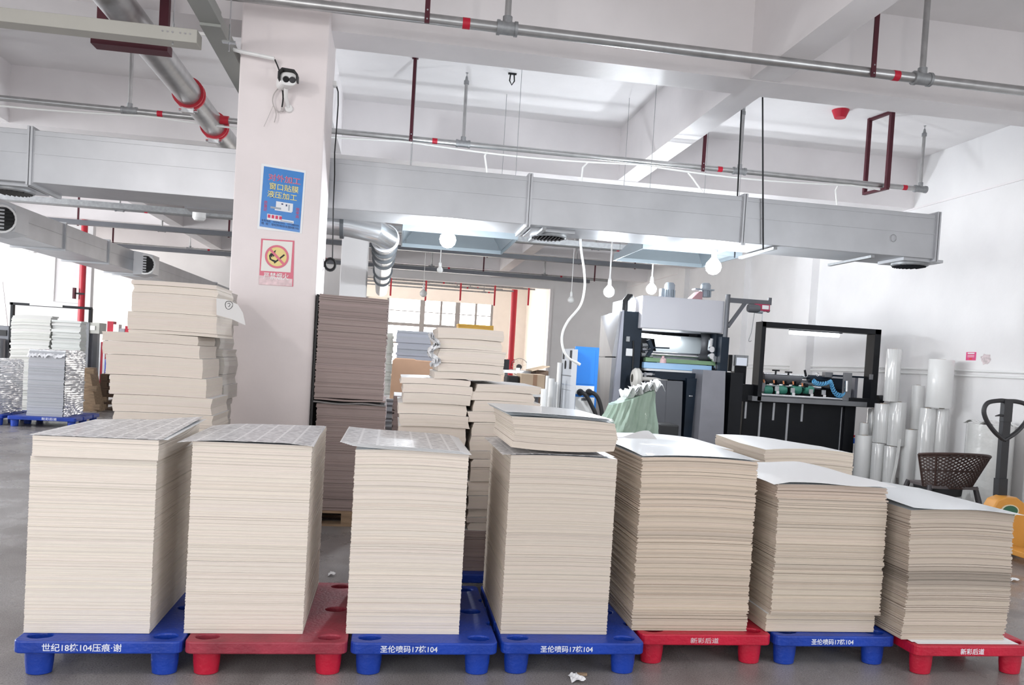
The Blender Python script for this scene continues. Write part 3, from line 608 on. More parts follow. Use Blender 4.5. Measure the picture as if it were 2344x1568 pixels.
# ---- main rectangular duct
def rect_duct(name, label, x0, x1, y0, y1, z0, z1, joints, axis='x', vents=()):
    t = thing(name, ((x0+x1)/2, (y0+y1)/2, z0), label, 'air duct')
    m = M().box(x0, x1, y0, y1, z0, z1); m.build('duct_body', GALV, t, bevel=.004)
    k = .028
    for j in joints:
        f = M()
        if axis == 'x':
            for a, b_ in ((-.022, -.004), (.004, .022)): f.box(j+a, j+b_, y0-k, y1+k, z0-k, z1+k)
            f.box(j-.03, j+.03, y0-.004, y1+.004, z0-.004, z1+.004)
        else:
            for a, b_ in ((-.022, -.004), (.004, .022)): f.box(x0-k, x1+k, j+a, j+b_, z0-k, z1+k)
        f.build('flange', FITTING if False else GALV, t)
    zm = z0+(z1-z0)*.56
    if axis == 'x': M().box(x0, x1, y0-.006, y0, zm-.006, zm+.004).box(x0, x1, y0-.007, y0, z1-.045, z1-.037).build('seam', GALV, t)
    else: M().box(x1, x1+.008, y0, y1, zm-.008, zm+.006).build('seam', GALV, t)
    return t
YD, DZ0, DZ1 = 7.75, 2.82, 3.285; DXE = P(2146, 560, Y=YD).x
main = rect_duct('air_duct', 'large grey sheet metal duct crossing behind the column', -8.5, DXE, YD, YD+.62, DZ0, DZ1, [P(70, 350, Y=YD).x, P(1211, 460, Y=YD).x, P(1702, 505, Y=YD).x, DXE-.02, P(-900, 300, Y=YD).x])
def vent(parent, x, y, z, r=.17):
    M().box(x-r*1.35, x+r*1.35, y-r*1.35, y+r*1.35, z-.03, z).build('vent_plate', GALV, parent); parent = [c for c in parent.children if c.name.startswith('vent_plate')][-1]
    v = M().lathe([(r*1.1, -.03), (r*1.1, -.05), (r, -.06), (r*.95, -.03)], (x, y, z), 28).build('vent_ring', FITTING, parent, smooth=True)
    bl = M()
    for k in range(-4, 5):
        w = sqrt(max(.01, 1-(k/4.6)**2))*r*.97; bl.bar((x+k*r*.21, y-w, z-.045), (x+k*r*.21, y+w, z-.045), .012, .05, up=(.5, 0, 1))
    bl.build('vent_louvre', BLACK, parent)
    M().lathe([(r*.96, -.031), (0, -.031)], (x, y, z), 24).build('vent_throat', DARK, parent)
for (x, y) in ((1252, 541), (2082, 604), (28, 434)):
    p = P(x, y, Z=DZ0-.03); vent(main, p.x, min(max(p.y, YD+.25), YD+.37), DZ0)
tg = M(); tp = P(2046, 545, Y=YD-.012)
main_mark = M().tube([(tp.x+.032*cos(a/12*2*pi), YD-.010, tp.z+.038*sin(a/12*2*pi)) for a in range(13)], .0022, 5).build('pencil_mark', FITTING, main)
# angle hangers and rods
for i, (x, z1_, lb) in enumerate(((P(1745, 400, Y=YD).x, ZC, 'thin black rod holding the duct right of its second joint'), (P(1688, 400, Y=YD+.62).x, ZC, 'thin black rod on the far side of the duct'))):
    y = YD-.03 if i == 0 else YD+.66
    t = tag(M().cyl((x-.12*(1-i), y, z1_), (x+.05, y, DZ0-.06), .008, 6).build('hanging_rod', BLACK), lb, 'rod')
for px2, lb in ((1735, 'steel angle under the duct right of its second joint'), (2035, 'steel angle under the duct near its right end'), (1180, 'steel angle under the duct left of the middle vent')):
    x = P(px2, 570, Z=DZ0).x; tag(M().box(x-.02, x+.02, YD-.09, YD+.74, DZ0-.055, DZ0-.030).build('angle_bar', FITTING), lb, 'bar')
# ---- left duct running into the depth
LX = P(100, 545, Z=2.8).x; LX = -5.17
tz = P(128, 500, X=LX).z; LT = P(24, 464, X=LX).z
ld = rect_duct('air_duct', 'sheet metal duct with square vents receding along the left', LX-.75, LX, 8.8, 26.5, 2.8, LT, [P(148, 535, X=LX).y, P(248, 575, X=LX).y, P(330, 610, X=LX).y, P(346, 612, X=LX).y, 24.3], axis='y')
def side_vent(parent, y, z, s=.30):
    x = LX; h = M().hexa([(x, y-s, z-s*.9), (x+.02, y+s, z-s*.9), (x+.02, y+s, z+s*.5), (x, y-s, z+s*.5), (x+.34, y-s*.75, z-s*.75), (x+.34, y+s*.5, z-s*.75), (x+.34, y+s*.5, z+s*.35), (x+.34, y-s*.75, z+s*.35)])
    h.build('vent_box', GALV, parent)
    M().lathe([(s*.55, -.0), (s*.60, -.03), (s*.52, -.03), (s*.48, 0)], (x+.20, y-s*.8, z-.08), 20, 'y').build('vent_ring', WPLAST, parent, smooth=True)
    b = M()
    for k in range(-3, 4):
        w = s*.5*sqrt(1-(k/3.6)**2); b.bar((x+.20-w, y-s*.86, z-.08+k*s*.15), (x+.20+w, y-s*.86, z-.08+k*s*.15), .012, .02)
    b.build('vent_louvre', DARK, parent); M().lathe([(s*.48, -.005), (0, -.005)], (x+.20, y-s*.82, z-.08), 16, 'y').build('vent_throat', DARK, parent)
side_vent(ld, P(8, 505, X=LX+.1).y, P(8, 500, X=LX+.1).z+.04); side_vent(ld, P(318, 600, X=LX).y, P(318, 600, X=LX).z+.02, .34)
# ---- round spiral duct running back, with its elbow
t = thing('spiral_duct', (-.15, 9.5, 2.9), 'round ribbed silver duct running back beside the column', 'air duct')
A, B_ = P(882, 538, Y=9.1), P(873, 665, Y=19.0)
M().tube([(-1.6, 8.95, A.z+.10), (-.55, 8.95, A.z+.06), (-.28, 9.0, A.z+.03), (-.15, 9.25, A.z), A.lerp(B_, .06), B_], .135, 24).build('tube', mat('spiral_duct_metal', (.6, .61, .62), .25, .85, bump=.5, bscale=2, stretch=(1, 6, 1)), t, smooth=True)
ring = mat('duct_ring_dark', (.12, .13, .14), .4, .6)
for k in (.03, .10, .17, .26, .46, .62): 
    p = A.lerp(B_, k); M().lathe([(.135, -.03), (.165, -.03), (.165, -.012), (.150, 0), (.165, .012), (.165, .03), (.135, .03)], p, 24, 'y').build('flange', ring if k > .04 else GALV, t, smooth=True)
M().lathe([(.136, -.02), (.16, -.02), (.16, .02), (.136, .02)], (-.62, 8.95, A.z+.06), 20, 'x').build('clamp', ring, t, smooth=True)
tag(M().box(-2.4, -.5, 9.5, 9.75, 2.98, 3.06).box(-2.4, -.5, 9.5, 9.75, 3.14, 3.17).build('cable_ladder', GALV), 'metal cable ladder ending behind the column below the duct', 'cable tray')
# ---- sheet metal extraction hoods above the machines
HOOD = mat('hood_sheet', (.36, .42, .46), .5, .35, bump=.1, bscale=4, var=.08)
def hood(label, FL, FR, BR, BL, y0, rise=.55):
    """open canopy: rim rectangle low, sloping sides up to a small neck; FL.. are its rim corners in the photograph"""
    b = P(*FR, Y=y0); z = b.z; br, bl = P(*BR, Z=z), P(*BL, Z=z); x0 = (P(*FL, Y=y0).x+bl.x)/2 if FL else bl.x+.08; x1 = b.x; y1 = min(max((br.y+bl.y)/2, y0+1.0), y0+2.4)
    t = thing('extraction_hood', ((x0+x1)/2, (y0+y1)/2, z), label, 'hood'); cx, cy = (x0+x1)/2, (y0+y1)/2; h = z+rise; e = .22
    for k, g in enumerate(([(x0, y0, z+.05), (x1, y0, z+.05), (cx+e, cy-e, h), (cx-e, cy-e, h)], [(x1, y0, z+.05), (x1, y1, z+.05), (cx+e, cy+e, h), (cx+e, cy-e, h)], [(x1, y1, z+.05), (x0, y1, z+.05), (cx-e, cy+e, h), (cx+e, cy+e, h)], [(x0, y1, z+.05), (x0, y0, z+.05), (cx-e, cy-e, h), (cx-e, cy+e, h)])):
        n = (V(g[1])-V(g[0])).cross(V(g[3])-V(g[0])).normalized()*.006
        M().hexa([V(p)-n for p in g]+[V(p) for p in g]).build('sloping_panel', HOOD, t)
    M().box(x0-.01, x1+.01, y0-.015, y0, z, z+.09).box(x0-.01, x1+.01, y1, y1+.015, z, z+.09).box(x0-.015, x0, y0, y1, z, z+.09).box(x1, x1+.015, y0, y1, z, z+.09).build('rim', HOOD, t)
    M().box(cx-e, cx+e, cy-e, cy+e, h, h+.12).build('neck_duct', GALV, t)
    for rx in (x0+.05, x1-.05):
        for ry in (y0+.05, y1-.05): M().cyl((rx, ry, z+.05), (rx, ry, ZC), .003, 6).build('rod', FITTING, t)
    return t
hood('pale sheet metal canopy behind the duct, near the column', None, (1183, 549), (1150, 583), (906, 563), 9.2)
hood('pale sheet metal canopy behind the duct, above the press', (1480, 562), (1696, 588), (1600, 610), (1396, 598), 9.0)
# ---- bulbs
def bulb(label, x, y, Y, lit=True, top=None, group='hanging light bulbs', r=.065, power=170):
    p = P(x, y, Y=Y); t = thing('hanging_bulb', p, label, 'light bulb', group)
    tz = top or ZC
    M().tube([(p.x, p.y, tz), (p.x, p.y, p.z+r*2.2)], .008 if not lit else .012, 8).build('cord', WPLAST, t)
    M().lathe([(.020, r*1.0), (.028, r*1.2), (.028, r*2.2), (.015, r*2.5), (0, r*2.5)], p, 14).build('socket', WPLAST, t, smooth=True)
    M().lathe([(0, -r), (r*.5, -r*.87), (r*.87, -r*.5), (r, 0), (r*.9, r*.45), (r*.5, r*.95), (.02, r*1.25)], p, 18).build('glass_bulb', BULB if lit else mat('opal_glass', (.8, .8, .78), .3), t, smooth=True)
    if lit:
        l = bpy.data.lights.new('bulb_light', 'POINT'); l.energy = power; l.color = (.90, .95, 1); l.shadow_soft_size = .05
        o = bpy.data.objects.new('bulb_light', l); COL.objects.link(o); o.location = p+V((0, 0, -r-.06))
bulb('lit bulb below the duct in front of the pale pointed hood', 1025, 549, 8.31, r=.085, power=85, top=DZ0)
bulb('lit bulb hanging over the tall silver tower of the press', 1394, 668, 12.2, r=.085)
bulb('lit bulb hanging low above the white press hood', 1491, 662, 12.8, r=.085)
bulb('lit bulb below the duct above the hoist', 1633, 611, 8.31, r=.085, power=85, top=DZ0)
bulb('unlit bulb hanging before the grey partition', 1307, 687, 17.5, False, r=.075)
bulb('unlit bulb hanging above the bundle pile, beyond the hood', 1007, 618, 15.5, False, r=.06)
bulb('unlit bulb hanging in front of the far windows', 969, 672, 22.0, False, r=.10)
pt = P(456, 494, Y=14.5); tag(M().lathe([(0, -.09), (.08, -.08), (.11, -.04), (.11, .08), (.09, .09), (0, .09)], pt, 18).cyl(pt, V((pt.x, pt.y, ZC)), .012, 6).build('ceiling_lamp', WPLAST, smooth=True), 'round white lamp under the ceiling left of the column', 'lamp')
# ---- detectors, hook
def detector(label, x, y):
    p = P(x, y, Z=ZC-.02); tag(M().lathe([(.04, -.10), (.07, -.10), (.11, 0), (0, 0)], (p.x, p.y, ZC), 16).lathe([(0, -.10), (.04, -.10)], (p.x, p.y, ZC), 16).build('smoke_detector', REDTAPE, smooth=True), label, 'smoke detector', 'red ceiling detectors')
detector('red detector on the bright ceiling right of the cross beam', 1924, 256); detector('red detector on the ceiling just above the duct, mid span', 1090, 388)
p = P(1173, 168, Z=ZC); tag(M().box(p.x-.05, p.x+.05, p.y-.02, p.y+.02, ZC-.012, ZC).tube([(p.x-.02, p.y, ZC), (p.x-.03, p.y, ZC-.09), (p.x, p.y, ZC-.14), (p.x+.03, p.y, ZC-.09), (p.x+.02, p.y, ZC)], .008, 8).build('ceiling_hook', BLACK), 'black ceiling hook near the sprinkler riser', 'hook')
# ---- dangling cables
pts = [P(x, y, Y=7.5) for x, y in ((770, 197), (774, 210), (774, 240), (770, 300), (766, 350), (766, 400), (763, 470), (762, 540), (761, 590))]
t = thing('black_cable', pts[0], 'black cable hanging beside the column with a coil at its end', 'cable')
M().tube(pts, .006, 6).build('wire', DARK, t, smooth=True)
e = P(756, 603, Y=7.5); co = M()
for k in range(6):
    R = random.Random(k); rr = .045+R.uniform(-.008, .008)
    co.tube([(e.x+rr*cos(a/16*2*pi), e.y+.006*k-.015, e.z-.01+rr*1.15*sin(a/16*2*pi)) for a in range(17)], .006, 6, caps=False)
co.build('coil', DARK, t, smooth=True)
tag(M().box(CX1, P(771, 196, Y=7.5).x, 7.45, 7.52, P(770, 200, Y=7.5).z, P(770, 192, Y=7.5).z+.01).build('cable_bracket', WPLAST), 'small white bracket holding the black cable at the column top', 'bracket')
pts = [P(1328, 530, Y=8.36)]+[P(x, y, Y=8.6) for x, y in ( (1330, 570), (1337, 620), (1338, 660), (1328, 700), (1300, 735), (1287, 765), (1288, 795), (1300, 818), (1328, 835))]
t = thing('white_cable', pts[0], 'thick white cable dangling from the duct before the blue cabinet', 'cable')
def smooth_pts(ps, n=6):
    out = []
    for i in range(len(ps)-1):
        p0, p1, p2, p3 = ps[max(i-1, 0)], ps[i], ps[i+1], ps[min(i+2, len(ps)-1)]
        for k in range(n):
            s = k/n; out.append(.5*((2*p1)+(p2-p0)*s+(2*p0-5*p1+4*p2-p3)*s*s+(3*p1-p0-3*p2+p3)*s**3))
    return out+[ps[-1]]
M().tube(smooth_pts(pts), .013, 8).build('wire', CABLE, t, smooth=True)
M().tube([pts[-2].lerp(pts[-1], .55), pts[-1]], .017, 8).build('plug_end', WPLAST, t, smooth=True)
# ---- red standpipes
def standpipe(label, x, ya, yb, Y, r, full=True):
    p = P(x, ya, Y=Y); t = thing('standpipe', (p.x, Y, 0), label, 'pipe', 'red standpipes')
    M().cyl((p.x, Y, 0), (p.x, Y, ZB if full else p.z), r, 14).build('pipe', REDP, t, smooth=True)
    M().cyl((p.x, Y, 1.35), (p.x, Y, 1.5), r*1.3, 14).build('flange', REDP, t, smooth=True); return t
s1 = standpipe('red standpipe before the back left wall beyond the frame machine', 188, 660, 730, 20.5, .072)
q = P(180, 672, Y=20.4); box('bracket', OXIDE, q.x-.12, q.x-.07, 20.35, 20.45, q.z-.13, q.z+.13, s1); box('clamp', BLACK, q.x-.07, q.x+.13, 20.38, 20.41, q.z-.02, q.z+.02, s1)
standpipe('red standpipe in the far room right of the windows', 1175, 720, 800, 31.0, .12)
# camera at left, small
p = P(87, 574, Y=21.7); tag(M().box(p.x-.12, p.x+.1, 21.3, 21.6, p.z-.05, p.z+.06).cyl((p.x+.1, 21.3, p.z-.03), (p.x+.1, 21.15, p.z-.03), .07, 12).build('security_camera', WPLAST), 'small camera on the back left wall under the receding duct', 'camera')
# conduit outline on back left wall
pts = [P(x, y, Y=YL-.02) for x, y in ((127, 583), (122, 690), (181, 694))]
tag(M().tube(pts, .014, 6).build('conduit', WPLAST), 'thin white conduit bending along the back left wall', 'conduit')
# wall conduits on the right wall
for k, (y0, lb) in enumerate(((1.700, 'upper white conduit along the right wall'), (1.632, 'lower white conduit along the right wall'))):
    tag(M().tube([(XW-.03, 3.0, y0+.0), (XW-.03, 12, y0+.015), (XW-.03, 15, y0-.01), (XW-.03, 20, y0)], .016, 8).build('conduit', WPLAST, smooth=True), lb, 'conduit', 'white conduits on the right wall')
# ============================================================ MACHINES ON THE RIGHT
def pb(name, m, xa, xb, ya, yb, Y, d, parent, bevel=.004, cm=None):
    """a box whose front face, at depth Y, spans the given photograph rectangle"""
    A, B_ = P(xa, (ya+yb)/2, Y=Y), P(xb, (ya+yb)/2, Y=Y); xm = (xa+xb)/2
    z1, z0 = P(xm, ya, Y=Y).z, P(xm, yb, Y=Y).z
    return box(name, m, A.x, B_.x, Y, Y+d, z0, z1, parent, bevel)
def X_(x, y, Y): return P(x, y, Y=Y).x
def Z_(x, y, Y): return P(x, y, Y=Y).z
t = thing('laminating_press', (4.4, 12.4, 0), 'tall grey and blue black press with a big white hood', 'machine')
Yp = 11.6
tx0, tx1 = X_(1424, 720, Yp), X_(1472, 720, Yp); tz = Z_(1448, 713, Yp)
tw = box('tower_front', NAVY, tx0+.02, tx1, Yp, Yp+.9, 0, tz, t, .006)
zc = Z_(1400, 817, Yp)
m = M()
m.hexa([(tx0-.02, Yp+1.15, zc+.01), (tx0+.02, Yp+1.15, zc+.01), (tx0+.02, Yp, zc+.01), (tx0-.10, Yp+.05, zc+.01), (tx0-.02, Yp+1.15, tz-.03), (tx0+.02, Yp+1.15, tz-.03), (tx0+.02, Yp, tz), (tx0-.02, Yp+.05, tz)])
m.build('upper_side_panel', STEEL, t)
M().hexa([(tx0-.12, Yp+1.15, 0), (tx0+.02, Yp+1.15, 0), (tx0+.02, Yp, 0), (tx0-.12, Yp+.05, 0), (tx0-.02, Yp+1.15, zc-.01), (tx0+.02, Yp+1.15, zc-.01), (tx0+.02, Yp, zc-.01), (tx0-.10, Yp+.05, zc-.01)]).build('lower_side_panel', STEEL, t)
m = M().hexa([(tx0-.12, Yp-.02, 0), (tx0+.04, Yp-.03, 0), (tx0+.04, Yp+.03, 0), (tx0-.12, Yp+.05, 0), (tx0-.005, Yp-.02, tz+.01), (tx0+.02, Yp-.03, tz+.01), (tx0+.02, Yp+.03, tz), (tx0-.01, Yp+.05, tz)])
m.build('edge_trim', SILVER, t)
pb('switch_box', FITTING, 1434, 1442, 770, 782, Yp-.04, .04, t); pb('notice_plate', WHITE, 1433, 1451, 798, 815, Yp-.015, .012, t)
M().tube([(X_(1449, 780, Yp-.02), Yp-.02, Z_(1449, 780, Yp-.02)), (X_(1450, 800, Yp-.02), Yp-.02, Z_(1450, 800, Yp)), (X_(1449, 830, Yp-.02), Yp-.02, Z_(1449, 850, Yp))], .012, 6).build('cable', DARK, t)
# hood
hx0, hx1 = X_(1469, 720, Yp-.15), X_(1657, 730, Yp-.15); hz1, hz0 = Z_(1560, 682, Yp-.15), Z_(1560, 757, Yp-.15)
box('hood', mat('white_enamel', (.56, .56, .60), .35, .1, coat=.2), hx0, hx1, Yp-.15, Yp+1.5, hz0, hz1, t, .012)
for i in range(3):
    b0 = X_(1426+4*i, 712, Yp+.3); M().tube([(b0, Yp+.3, tz-.02), (b0, Yp+.3, tz+.18), (b0+.08, Yp+.35, tz+.27), (b0+.2, Yp+.6, tz+.2)], .022, 8).build('hose', DARK, t, smooth=True)
def motor(xa, xb, ya, yb, Y, parent, col):
    c = P((xa+xb)/2, yb, Y=Y); r = (X_(xb, yb, Y)-X_(xa, yb, Y))/2; h = Z_(xa, ya, Y)-Z_(xa, yb, Y)
    g = M().lathe([(0, 0), (r*.95, 0), (r*.95, h*.5), (r, h*.5), (r, h*.85), (r*.7, h), (0, h)], c, 20)
    for k in range(14):
        a = 2*pi*k/14; g.bar((c.x+r*cos(a), c.y+r*sin(a), c.z), (c.x+r*cos(a), c.y+r*sin(a), c.z+h*.5), .012, .03)
    return g.build('motor', col, parent, smooth=True)
GREYBL = mat('motor_grey', (.30, .34, .38), .45, .2)
motor(1520, 1543, 647, 681, Yp+.4, t, GREYBL); pb('terminal_box', GREYBL, 1514, 1522, 660, 678, Yp+.4, .12, t)
mm = motor(1603, 1625, 648, 680, Yp+.4, t, GREYBL); pb('bracket', GREYBL, 1592, 1636, 661, 664, Yp+.3, .15, t)
ap, bp_ = P(1575, 680, Y=Yp+.4), P(1606, 668, Y=Yp+.4); M().prism([(ap.x, hz1), (bp_.x, hz1), (bp_.x, bp_.z), (bp_.x-.05, bp_.z)], 'y', Yp+.35, Yp+.6).build('guard', mat('pink_grey', (.45, .25, .27), .5), t)
# opening with rollers and film
zi0 = Z_(1560, 852, Yp)
box('back_panel', BLACK, hx0, hx1, Yp+.85, Yp+.9, .6, hz0, t)
box('right_side_frame', NAVY, X_(1637, 800, Yp), X_(1660, 800, Yp), Yp, Yp+.9, 0, hz0, t, .005)
zz = lambda y: Z_(1560, y, Yp+.3)
M().grid(lambda u, v: V((X_(1500, 800, Yp+.4)+v*.02+(.9-.1*v)*u, Yp+.25+.35*v, zz(845)+(zz(768)-zz(845))*v+.06*sin(pi*v))), 4, 10, .004).build('film_web', mat('film_web', (.72, .78, .80), .15, coat=.6), t, smooth=True)
def roller(name, m, xa, xb, y, Y, r, parent=None):
    a, b = P(xa, y, Y=Y), P(xb, y, Y=Y); z = (a.z+b.z)/2
    return M().cyl((a.x, Y, z), (b.x, Y, z), r, 16).build(name, m, parent or t, smooth=True)
roller('roller', CHROME, 1475, 1600, 813, Yp+.2, .045); roller('roller', GREYM, 1598, 1632, 818, Yp+.18, .05); roller('roller', WPLAST, 1480, 1598, 822, Yp+.3, .03)
M().tube([(hx0+.10, Yp+.45, zz(772)), (hx1-.45, Yp+.45, zz(776))], .035, 10).build('work_light', TUBE, t, smooth=True)
pb('green_bar', mat('green_enamel', (.22, .36, .20), .5), 1478, 1638, 823, 832, Yp-.02, .12, t); pb('rubber_blanket', mat('pale_blue_film', (.35, .58, .85), .3, coat=.3), 1474, 1630, 833, 847, Yp-.06, .12, t, .01)
pb('white_table', WPLAST, 1480, 1640, 848, 853, Yp-.1, .7, t)
M().lathe([(.30, -.08), (.33, -.03), (.33, .03), (.30, .08), (.0, .08)], P(1600, 790, Y=Yp+.5), 28, 'x').build('gear_cover', GREYM, t, smooth=True)
M().bar(P(1484, 795, Y=Yp-.02), P(1532, 797, Y=Yp-.02), .03, .02).bar(P(1484, 778, Y=Yp), P(1492, 800, Y=Yp), .09, .05).bar(P(1492, 800, Y=Yp), P(1482, 815, Y=Yp), .06, .05).build('arm_bracket', NAVY, t)
for k, (x, y) in enumerate(((1478, 790), (1478, 800), (1476, 812), (1484, 816))): M().cyl(P(x-8, y, Y=Yp+.05), P(x+10, y, Y=Yp+.05), .028, 10).build('spindle', CHROME if k % 2 else FITTING, t, smooth=True)
for k, (x, y) in enumerate(((1627, 800), (1627, 815), (1634, 822), (1640, 840))): M().lathe([(0, -.05), (.045, -.05), (.045, .0), (.03, .02), (.03, .05), (0, .05)], P(x, y, Y=Yp-.08), 14, 'y').build('valve', CHROME, t, smooth=True)
M().bar(P(1628, 775, Y=Yp-.05), P(1625, 800, Y=Yp-.05), .05).build('cylinder', CHROME, t)
# handwheel
hw = P(1456, 866, Y=Yp-.35); M().lathe([(.06, -.06), (.125, -.05), (.15, -.02), (.15, .03), (.12, .06), (.05, .05), (0, .05)], hw, 24, 'x').cyl(hw, hw+V((.5, .1, 0)), .03, 10).build('handwheel', mat('worn_white_enamel', (.62, .60, .56), .5), t, smooth=True)
for k, y in enumerate((858, 868, 880)): M().cyl(P(1468, y, Y=Yp-.2), P(1497, y, Y=Yp-.2), .03-.006*k, 10).build('spindle', CHROME, t, smooth=True)
M().bar(P(1477, 852, Y=Yp-.25), P(1476, 895, Y=Yp-.25), .03, .02).build('support', STEEL, t)
# lower panels
Yq = Yp-.35
pb('console_top', NAVY, 1499, 1595, 852, 870, Yq+.05, .5, t)
CURV = mat('charcoal_panel', (.085, .088, .10), .42, .15, var=.08)
def curved_panel(name, m, xa, xb, xa2, xb2, ya, yb, Y, side=None):
    A, B_, C, D = X_(xa, ya, Y), X_(xb, ya, Y), X_(xa2, yb, Y), X_(xb2, yb, Y); zt_, z0 = Z_((xa+xb)/2, ya, Y), .06
    g = M(); N = 10; rows = []
    for i in range(N+1):
        v = i/N; z = zt_+(z0-zt_)*v; bow = .05*sin(pi*v*.7)+.02*v
        for (x, y) in ((A+(C-A)*v, Y+.03-bow), (B_+(D-B_)*v, Y+.0-bow), (B_+.10+(D-B_-.02)*v, Y+.45), (A+(C-A)*v, Y+.45)): g.v.append((x, y, z))
    for i in range(N):
        for j in range(4): g.f.append((i*4+j, i*4+(j+1) % 4, i*4+4+(j+1) % 4, i*4+4+j)); g.m.append(0)
    g.f.append((0, 1, 2, 3)); g.f.append(tuple(N*4+k for k in (3, 2, 1, 0))); g.m += [0, 0]
    return g.build(name, m, t)
curved_panel('curved_panel', CURV, 1494, 1527, 1509, 1519, 870, 985, Yq-.02); curved_panel('curved_panel', CURV, 1528, 1563, 1519, 1556, 872, 985, Yq-.06)
dp = pb('dark_panel', NAVY, 1567, 1603, 866, 1050, Yq-.02, .5, t); pb('panel_handle', CHROME, 1577, 1586, 905, 908, Yq-.04, .02, dp)
curved_panel('large_side_panel', mat('silver_panel', (.22, .22, .245), .4, .35, var=.1), 1611, 1661, 1594, 1652, 848, 1000, Yq-.25)
pb('black_end', BLACK, 1666, 1695, 853, 1080, Yq-.15, .8, t)
box('base', BLACK, X_(1432, 900, Yp), X_(1655, 900, Yp), Yp-.2, Yp+1.3, 0, .35, t)
b_ = P(1525, 848, Y=Yp-.18); tag(M().lathe([(0, 0), (.055, 0), (.055, .12), (.05, .15), (.02, .17), (.02, .20), (0, .20)], (b_.x, Yp+.0, Z_(1560, 848, Yp-.1)+.003), 14).build('bottle', mat('red_white_bottle', (.75, .5, .52), .3), smooth=True), 'small red and white bottle standing on the press table', 'bottle')
# monitor
mt = thing('control_screen', P(1698, 850, Y=12.2), 'small grey operator screen behind the black portal frame', 'screen')
pb('casing', FITTING, 1683, 1713, 813, 838, 12.2, .1, mt); pb('display', mat('lcd', (.5, .52, .56), .2, emit=(.6, .65, .75, .5)), 1686, 1710, 819, 837, 12.19, .01, mt); pb('neck', BLACK, 1668, 1676, 812, 850, 12.2, .1, mt); pb('neck_pole', WPLAST, 1676, 1682, 812, 850, 12.25, .06, mt)
box('stand', BLACK, mt.location.x-.1, mt.location.x+.1, 12.25, 12.4, 0, Z_(1698, 838, 12.2), mt)
# jib crane and hoist
j = thing('jib_crane', (X_(1662, 700, 11.4), 11.4, 0), 'dark steel jib arm standing at the right side of the press', 'crane')
a = P(1667, 674, Y=11.4); jb = P(1655, 860, Y=11.4)
M().cyl((a.x-.02, 11.4, .2), (a.x, 11.4, a.z), .035, 14).build('post', GREYM, j, smooth=True)
M().bar((a.x-.02, 11.4, 0), (a.x-.02, 11.4, Z_(1660, 772, 11.4)), .12, .12).build('socket', NAVY, j)
e = P(1762, 694, Y=11.4); aa = P(1670, 684, Y=11.4); M().bar((aa.x, 11.4, aa.z-.02), (e.x, 11.4, aa.z-.02), .05, .07).build('arm', GREYM, j)
M().bar(P(1706, 693, Y=11.4), P(1666, 748, Y=11.4), .04, .05).build('brace', GREYM, j); M().bar((e.x, 11.4, aa.z-.05), (e.x, 11.4, aa.z+.06), .05, .02).build('end_stop', GREYM, j)
h = thing('electric_hoist', P(1740, 700, Y=11.4), 'small red and grey electric hoist hanging from the jib arm', 'hoist')
hb = pb('body', mat('hoist_red', (.42, .03, .09), .4), 1728, 1763, 696, 712, 11.33, .14, h, .01); pb('label_plate', WHITE, 1745, 1760, 699, 708, 11.325, .006, hb, 0)
M().lathe([(0, -.09), (.055, -.09), (.065, -.06), (.065, .05), (.05, .09), (0, .09)], P(1725, 706, Y=11.36), 18, 'x').build('motor', GREYM, h, smooth=True)
M().cyl(P(1727, 712, Y=11.36), P(1745, 714, Y=11.36), .03, 12).build('cable_drum', GREYBL, h, smooth=True)
M().tube([P(1746, 715, Y=11.36), P(1745, 731, Y=11.36)], .006, 6).tube([P(1745, 731, Y=11.36), P(1743, 734, Y=11.36), P(1746, 735, Y=11.36)], .006, 6).build('hook', CHROME, h)
M().tube(smooth_pts([P(x, y, Y=11.36) for x, y in ((1727, 716), (1724, 735), (1720, 760), (1714, 778), (1716, 782), (1720, 780))]), .005, 6).build('pendant_wire', FITTING, h)
M().tube([P(1758+4*cos(a/8*6.28), 711+4*sin(a/8*6.28), Y=11.36) for a in range(9)], .006, 6, caps=False).build('hook', DARK, h)
# ---- feeder with its black portal frame
f = thing('sheet_feeder', (6.3, 11.8, 0), 'black sheet feeder with steel rollers and a tall black portal frame', 'machine')
Yf2 = 11.45
box('cabinet', BLACK, X_(1697, 990, Yf2), X_(1952, 990, Yf2), Yf2, Yf2+.75, .05, Z_(1820, 918, Yf2), f, .006)
box('end_cabinet', BLACK, X_(1928, 990, Yf2), X_(1952, 990, Yf2), Yf2-.03, Yf2+.7, .03, Z_(1940, 930, Yf2), f)
box('end_plate', SILVER, X_(1953, 990, Yf2)-.0, X_(1953, 990, Yf2)+.05, Yf2+.05, Yf2+.7, .1, Z_(1955, 862, Yf2), f)
pb('blue_mark', mat('blue_tape', (.02, .12, .6), .5), 1951, 1957, 1003, 1015, Yf2-.02, .03, f, 0); pb('red_mark', REDTAPE, 1951, 1957, 996, 1001, Yf2-.02, .03, f, 0)
for x, y0_, y1_ in ((1694, 916, 1010), (1707, 918, 958), (1739, 921, 1010), (1771, 922, 962), (1802, 924, 1012), (1836, 925, 965), (1924, 932, 1030)):
    pb('steel_strip', GALV, x-(2.2 if x not in (1694, 1924) else .8), x+(2.2 if x not in (1694, 1924) else .8), y0_, y1_, Yf2-.012, .012, f, 0)
zt0, zt1 = Z_(1860, 925, Yf2-.2), Z_(1860, 914, Yf2-.2)
box('feed_table', STEEL, X_(1722, 910, Yf2-.2), X_(1985, 925, Yf2-.2), Yf2-.2, Yf2+.55, zt0, zt1, f, .004)
